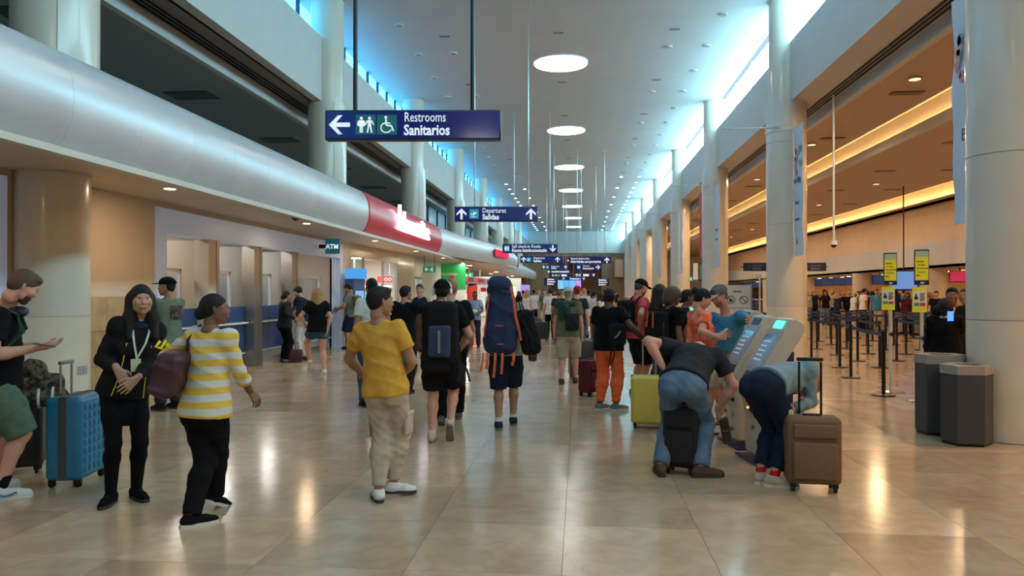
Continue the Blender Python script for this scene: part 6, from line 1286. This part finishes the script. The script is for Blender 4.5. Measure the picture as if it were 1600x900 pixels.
# bending pair
p=person('man in a black T-shirt and blue jeans bending over a small black suitcase',1066,742,1.80,hem_z=.04,ap=-12,sk='pink',hair='grey',style='buzz',top=('charcoal','tee'),bot=('denim','trousers'),shoe='brown',sole=M_soled,wide=1.12,fl=(1032,742),fr=(1095,745),fyl=25,fyr=-60,kl=(-.05,1,0),kr=(.05,1,0),hip=(1066,603,-.02),neck=(1092,545,.42),head=(1102,572,.62),hp=1.2,hl=(1035,572,.30),el=(-1,-.2,1),hr=(1121,640,.30),er=(1,.1,-.3),fdr=(.1,.2,-1),detail=3)
o=thing('sandal','dark sandal held in the lowered right hand of the bending man','shoe',tuple(ray(1133,672,6.7)),.4)
MB().rbox((0,0,.0),(.09,.03,.26),.014,3).build('sole',M_soled,o,smooth=True); MB().strap([(-.045,-.01,.02),(-.03,-.07,.03),(.03,-.07,.03),(.045,-.01,.02)],.04,.006,(0,0,1)).build('strap',C_('brown'),o); o.rotation_euler=(.2,-.35,.4)
suitcase('small black fabric suitcase between the legs of the bending man',1065,738,-.4,.30,.22,.52,(.008,.008,.010),'fabric',None)
p=person('woman in a light blue shirt and navy trousers bending down beside the brown suitcase',1200,755,1.70,hem_z=.05,ap=-38,sk='pink',hair='red',style='bob',top=('ltblue','long'),bot=('navy','ankle'),shoe='beige',sole=M_sole,sock=C_('red'),fem=1,wide=1.15,fl=(1187,754),fr=(1209,760),fyl=20,fyr=-50,hip=(1192,605,0),neck=(1246,582,.30),head=(1262,602,.34),hy=-60,hp=1.3,hl=(1240,655,.25),hr=(1236,640,.05),er=(0,0,-1),el=(0,0,-1),fdr=(0,.2,-1),fdl=(0,.3,-1),curl=(.6,.8),detail=3)
o=MB().rbox((0,0,0),(.07,.05,.11),.01,2).build('tissue_pack',C_('white')); o.location=ray(1232,650,6.1); tag(o,'white paper slip in the hand of the bending woman','paper')
o=thing('water_bottle','clear blue water bottle held by the bending woman','bottle',tuple(ray(1250,665,6.3))); gm=mat('bottle_plastic',(.25,.42,.62),.15); MB().cyl((0,0),.032,0,.17,16).cyl((0,0),.032,.17,.21,16,r1=.014).build('bottle_body',gm,o,smooth=True); MB().cyl((0,0),.015,.21,.235,12).build('cap',C_('blue'),o,smooth=True)
suitcase('brown fabric suitcase with a tall black handle in the right foreground',1268,764,-.10,.42,.24,.54,(.16,.10,.055),'fabric',.45,M_blackm,.17,four=True)
# staff by the bins
p=person('smiling man in a dark suit facing the camera behind the bins',1488,0,1.67,depth=10.0,ap=178,sk='brown',hair='black',style='short',top=('black2','jacket'),bot=('black','trousers'),shoe='black2',wide=1.05,detail=3)
MB().add([tuple(p.T(*q)) for q in((-.045,.128,.985),(.045,.128,.985),(0,.172,.70),(-.04,.10,.99),(.04,.10,.99),(0,.14,.70))],[(0,2,1),(3,4,5),(0,1,4,3),(1,2,5,4),(2,0,3,5)]).build('shirt_front',C_('white'),p.root)
p=person('person in a black coat seen from behind the bins with a lit phone',1476,0,1.52,depth=9.35,ap=-8,sk='brown',hair='black',style='bob',top=('black','jacket'),bot=('black2','trousers'),shoe='black2',fem=1,wide=1.25,hr=(1486,505,.3),detail=2)
MB().tube([tuple(p.T(.075*math.cos(a),.01+.07*math.sin(a),.995)) for a in [PI+PI*i/10 for i in range(11)]],.014,8).build('white_collar',C_('white'),p.root,smooth='all')
o=MB().box(-.035,.035,-.004,.004,-.06,.06).build('phone',emis('phone_blue',(.08,.25,1),2.2)); o.location=ray(1485,494,9.2); tag(o,'phone with a glowing blue screen held up beside the bins','phone')
person('man in a dark jacket half hidden by the nearest right column',1510,0,1.66,depth=10.6,ap=160,sk='tan',hair='black',style='buzz',top=('charcoal','jacket'),bot=('black','trousers'),detail=2)
# ---------------------------------------------------------------- travellers farther down the hall
crowd=[(860,25,1.74,2,'dkbrown','short','white','tee','black','trousers','light',0),(873,23,1.68,-15,'brown','short','charcoal','tee','black','trousers','tan',0),(851,31,1.75,170,'brown','short','olive','tee','khaki','bermuda','light',0),(834,32,1.74,5,'black','short','white','tee','black','shorts','tan',0),(823,28,1.70,-30,'blond','long','white','tank','beige','shorts','pink',1),(913,26,1.74,20,'blond','short','pale','tee','denim','trousers','pink',0),(928,24,1.66,-60,'black','tied','white','tee','grey','trousers','tan',1),(938,22,1.62,60,'dkbrown','long','white','tank','denimd','trousers','olive',1),(920,29,1.72,0,'black','short','navy','tee','khaki','shorts','dark',0),(879,30,1.66,0,'blond','bun','beige','tee','navy','trousers','light',1),
(842,42,1.72,0,'grey','short','blue','tee','khaki','shorts','pink',0),(866,44,1.7,180,'black','long','coral','tee','white','trousers','tan',1),(893,40,1.75,0,'brown','short','greyg','tee','navy','trousers','light',0),(907,46,1.68,170,'blond','long','red','tank','denimd','shorts','pink',1),(945,38,1.74,-20,'black','buzz','black','tee','beige','trousers','dark',0),(955,44,1.7,20,'brown','tied','mustard','tee','denim','trousers','light',1),(817,40,1.72,-10,'black','short','coral','tee','denim','shorts','tan',0),(829,50,1.74,180,'black','short','black','tee','khaki','trousers','brown',0),(853,55,1.7,0,'dkbrown','bun','ltblue','tee','white','trousers','olive',1),(882,58,1.76,0,'grey','short','white','polo','khaki','trousers','pink',0),(917,55,1.7,180,'blond','bob','pinkred','tee','white','trousers','light',1),(935,52,1.74,0,'black','short','sage','tee','black','trousers','tan',0),(962,54,1.72,0,'brown','short','navy','tee','khaki','trousers','light',0),(766,33,1.70,10,'black','pony','white','tee','denim','trousers','tan',1),(811,36,1.66,150,'black','long','black','tee','red','skirt','olive',1)]
cn={'tee':'T-shirt','tank':'vest','polo':'polo shirt','long':'long-sleeved shirt','jacket':'jacket'}
def lbl(c,where):
    _,d,H,ap,hr,st,a,b2,c2,d2,sk_,fm=c; nm={'greyg':'grey','pinkred':'crimson','ltblue':'light blue','dkbrown':'dark brown','denimd':'dark denim'}
    return '%s with %s %s hair, %s %s, %s %s, %s'%('woman' if fm else 'man',{'short':'short','long':'long','tied':'tied','bun':'bunned','buzz':'cropped','bob':'bobbed','pony':'ponytail'}[st],nm.get(hr,hr),nm.get(a,a),cn[b2],nm.get(c2,c2),{'bermuda':'shorts'}.get(d2,d2),where)
def put(c,where,group):
    px,d,H,ap,hr,st,a,b2,c2,d2,sk_,fm=c
    return person(lbl(c,where),px,0,H,depth=d,ap=ap,sk=sk_,hair=hr,style=st,top=(a,b2),bot=(c2,d2),fem=fm,detail=1,group=group,shoe='black2')
for c in crowd: put(c,'down the hall','distant hall travellers')
suitcase('black suitcase rolling beside the man in the white T-shirt down the hall',0,0,.2,.4,.26,.58,(.02,.02,.022),'ribs',.35,x=ray(846,0,24.5))
suitcase('small dark suitcase by the far shops in the hall',0,0,.2,.36,.24,.5,(.03,.03,.05),'ribs',.35,x=ray(838,0,31))
random.seed(11)
hrs=['black','dkbrown','brown','grey','blond']; tops=['black','navy','coral','blue','grey','black','navy','maroon','khaki','olive','charcoal','white']; k=0
used=set()
for k in range(30):
    px=[1262,1272,1281,1290,1300,1308,1316,1326,1334,1343,1349,1356,1363,1370,1377,1398,1404,1412,1418,1430,1446,1451,1458,1463,1269,1287,1312,1352,1145,1156][k]
    t_=tpx(px); X=(11.9+.8*((k*7)%5)/4.0) if k not in (24,25,26,27) else 13.15; Y=X/t_; d=Y*(CA-SA*t_)
    if px<1200: d=22+ (k%2)*2
    fm=(k*5)%3==0
    while True:
        c=(px,d,1.58+.2*random.random(),random.choice([-60,-90,-40,0,180]),random.choice(hrs),random.choice(['long','tied','bun','bob'] if fm else ['short','buzz']),random.choice(tops),random.choice(['tee','polo','long'] if not fm else ['tee','tank','long']),random.choice(['black','denim','navy','khaki','beige']),'trousers',random.choice(['tan','olive','light','brown']),1 if fm else 0)
        if (c[4],c[5],c[6],c[8]) not in used: used.add((c[4],c[5],c[6],c[8])); break
    put(c,'at airline counters' if px>1200 else 'beyond information board','check-in queue')
for k in range(14):
    c=(0,30,1.7,-90,hrs[k%5] if k%5!=3 else 'black','tied' if k%2 else 'short','black' if k%2 else 'navy','long','black','trousers',['tan','brown','olive'][k%3],k%2)
    X=15.9; Y=20+3.3*k; xx=X/Y; px=800+FPX*((xx+SA/CA)/(1-xx*SA/CA)); d=Y*CA-X*SA
    if px>1515: continue
    person('%s airline clerk standing behind the %s counter of the far row'%('female' if k%2 else 'male',(ords+['ninth','tenth','eleventh','twelfth','thirteenth','fourteenth'])[k]),px,0,1.68,depth=d,ap=90,sk=c[10],hair=c[4],style=c[5],top=(c[6],'long'),bot=('black','trousers'),fem=c[11],detail=1,group='airline clerks')
print('PEOPLE TIME',_t.time()-_t0)
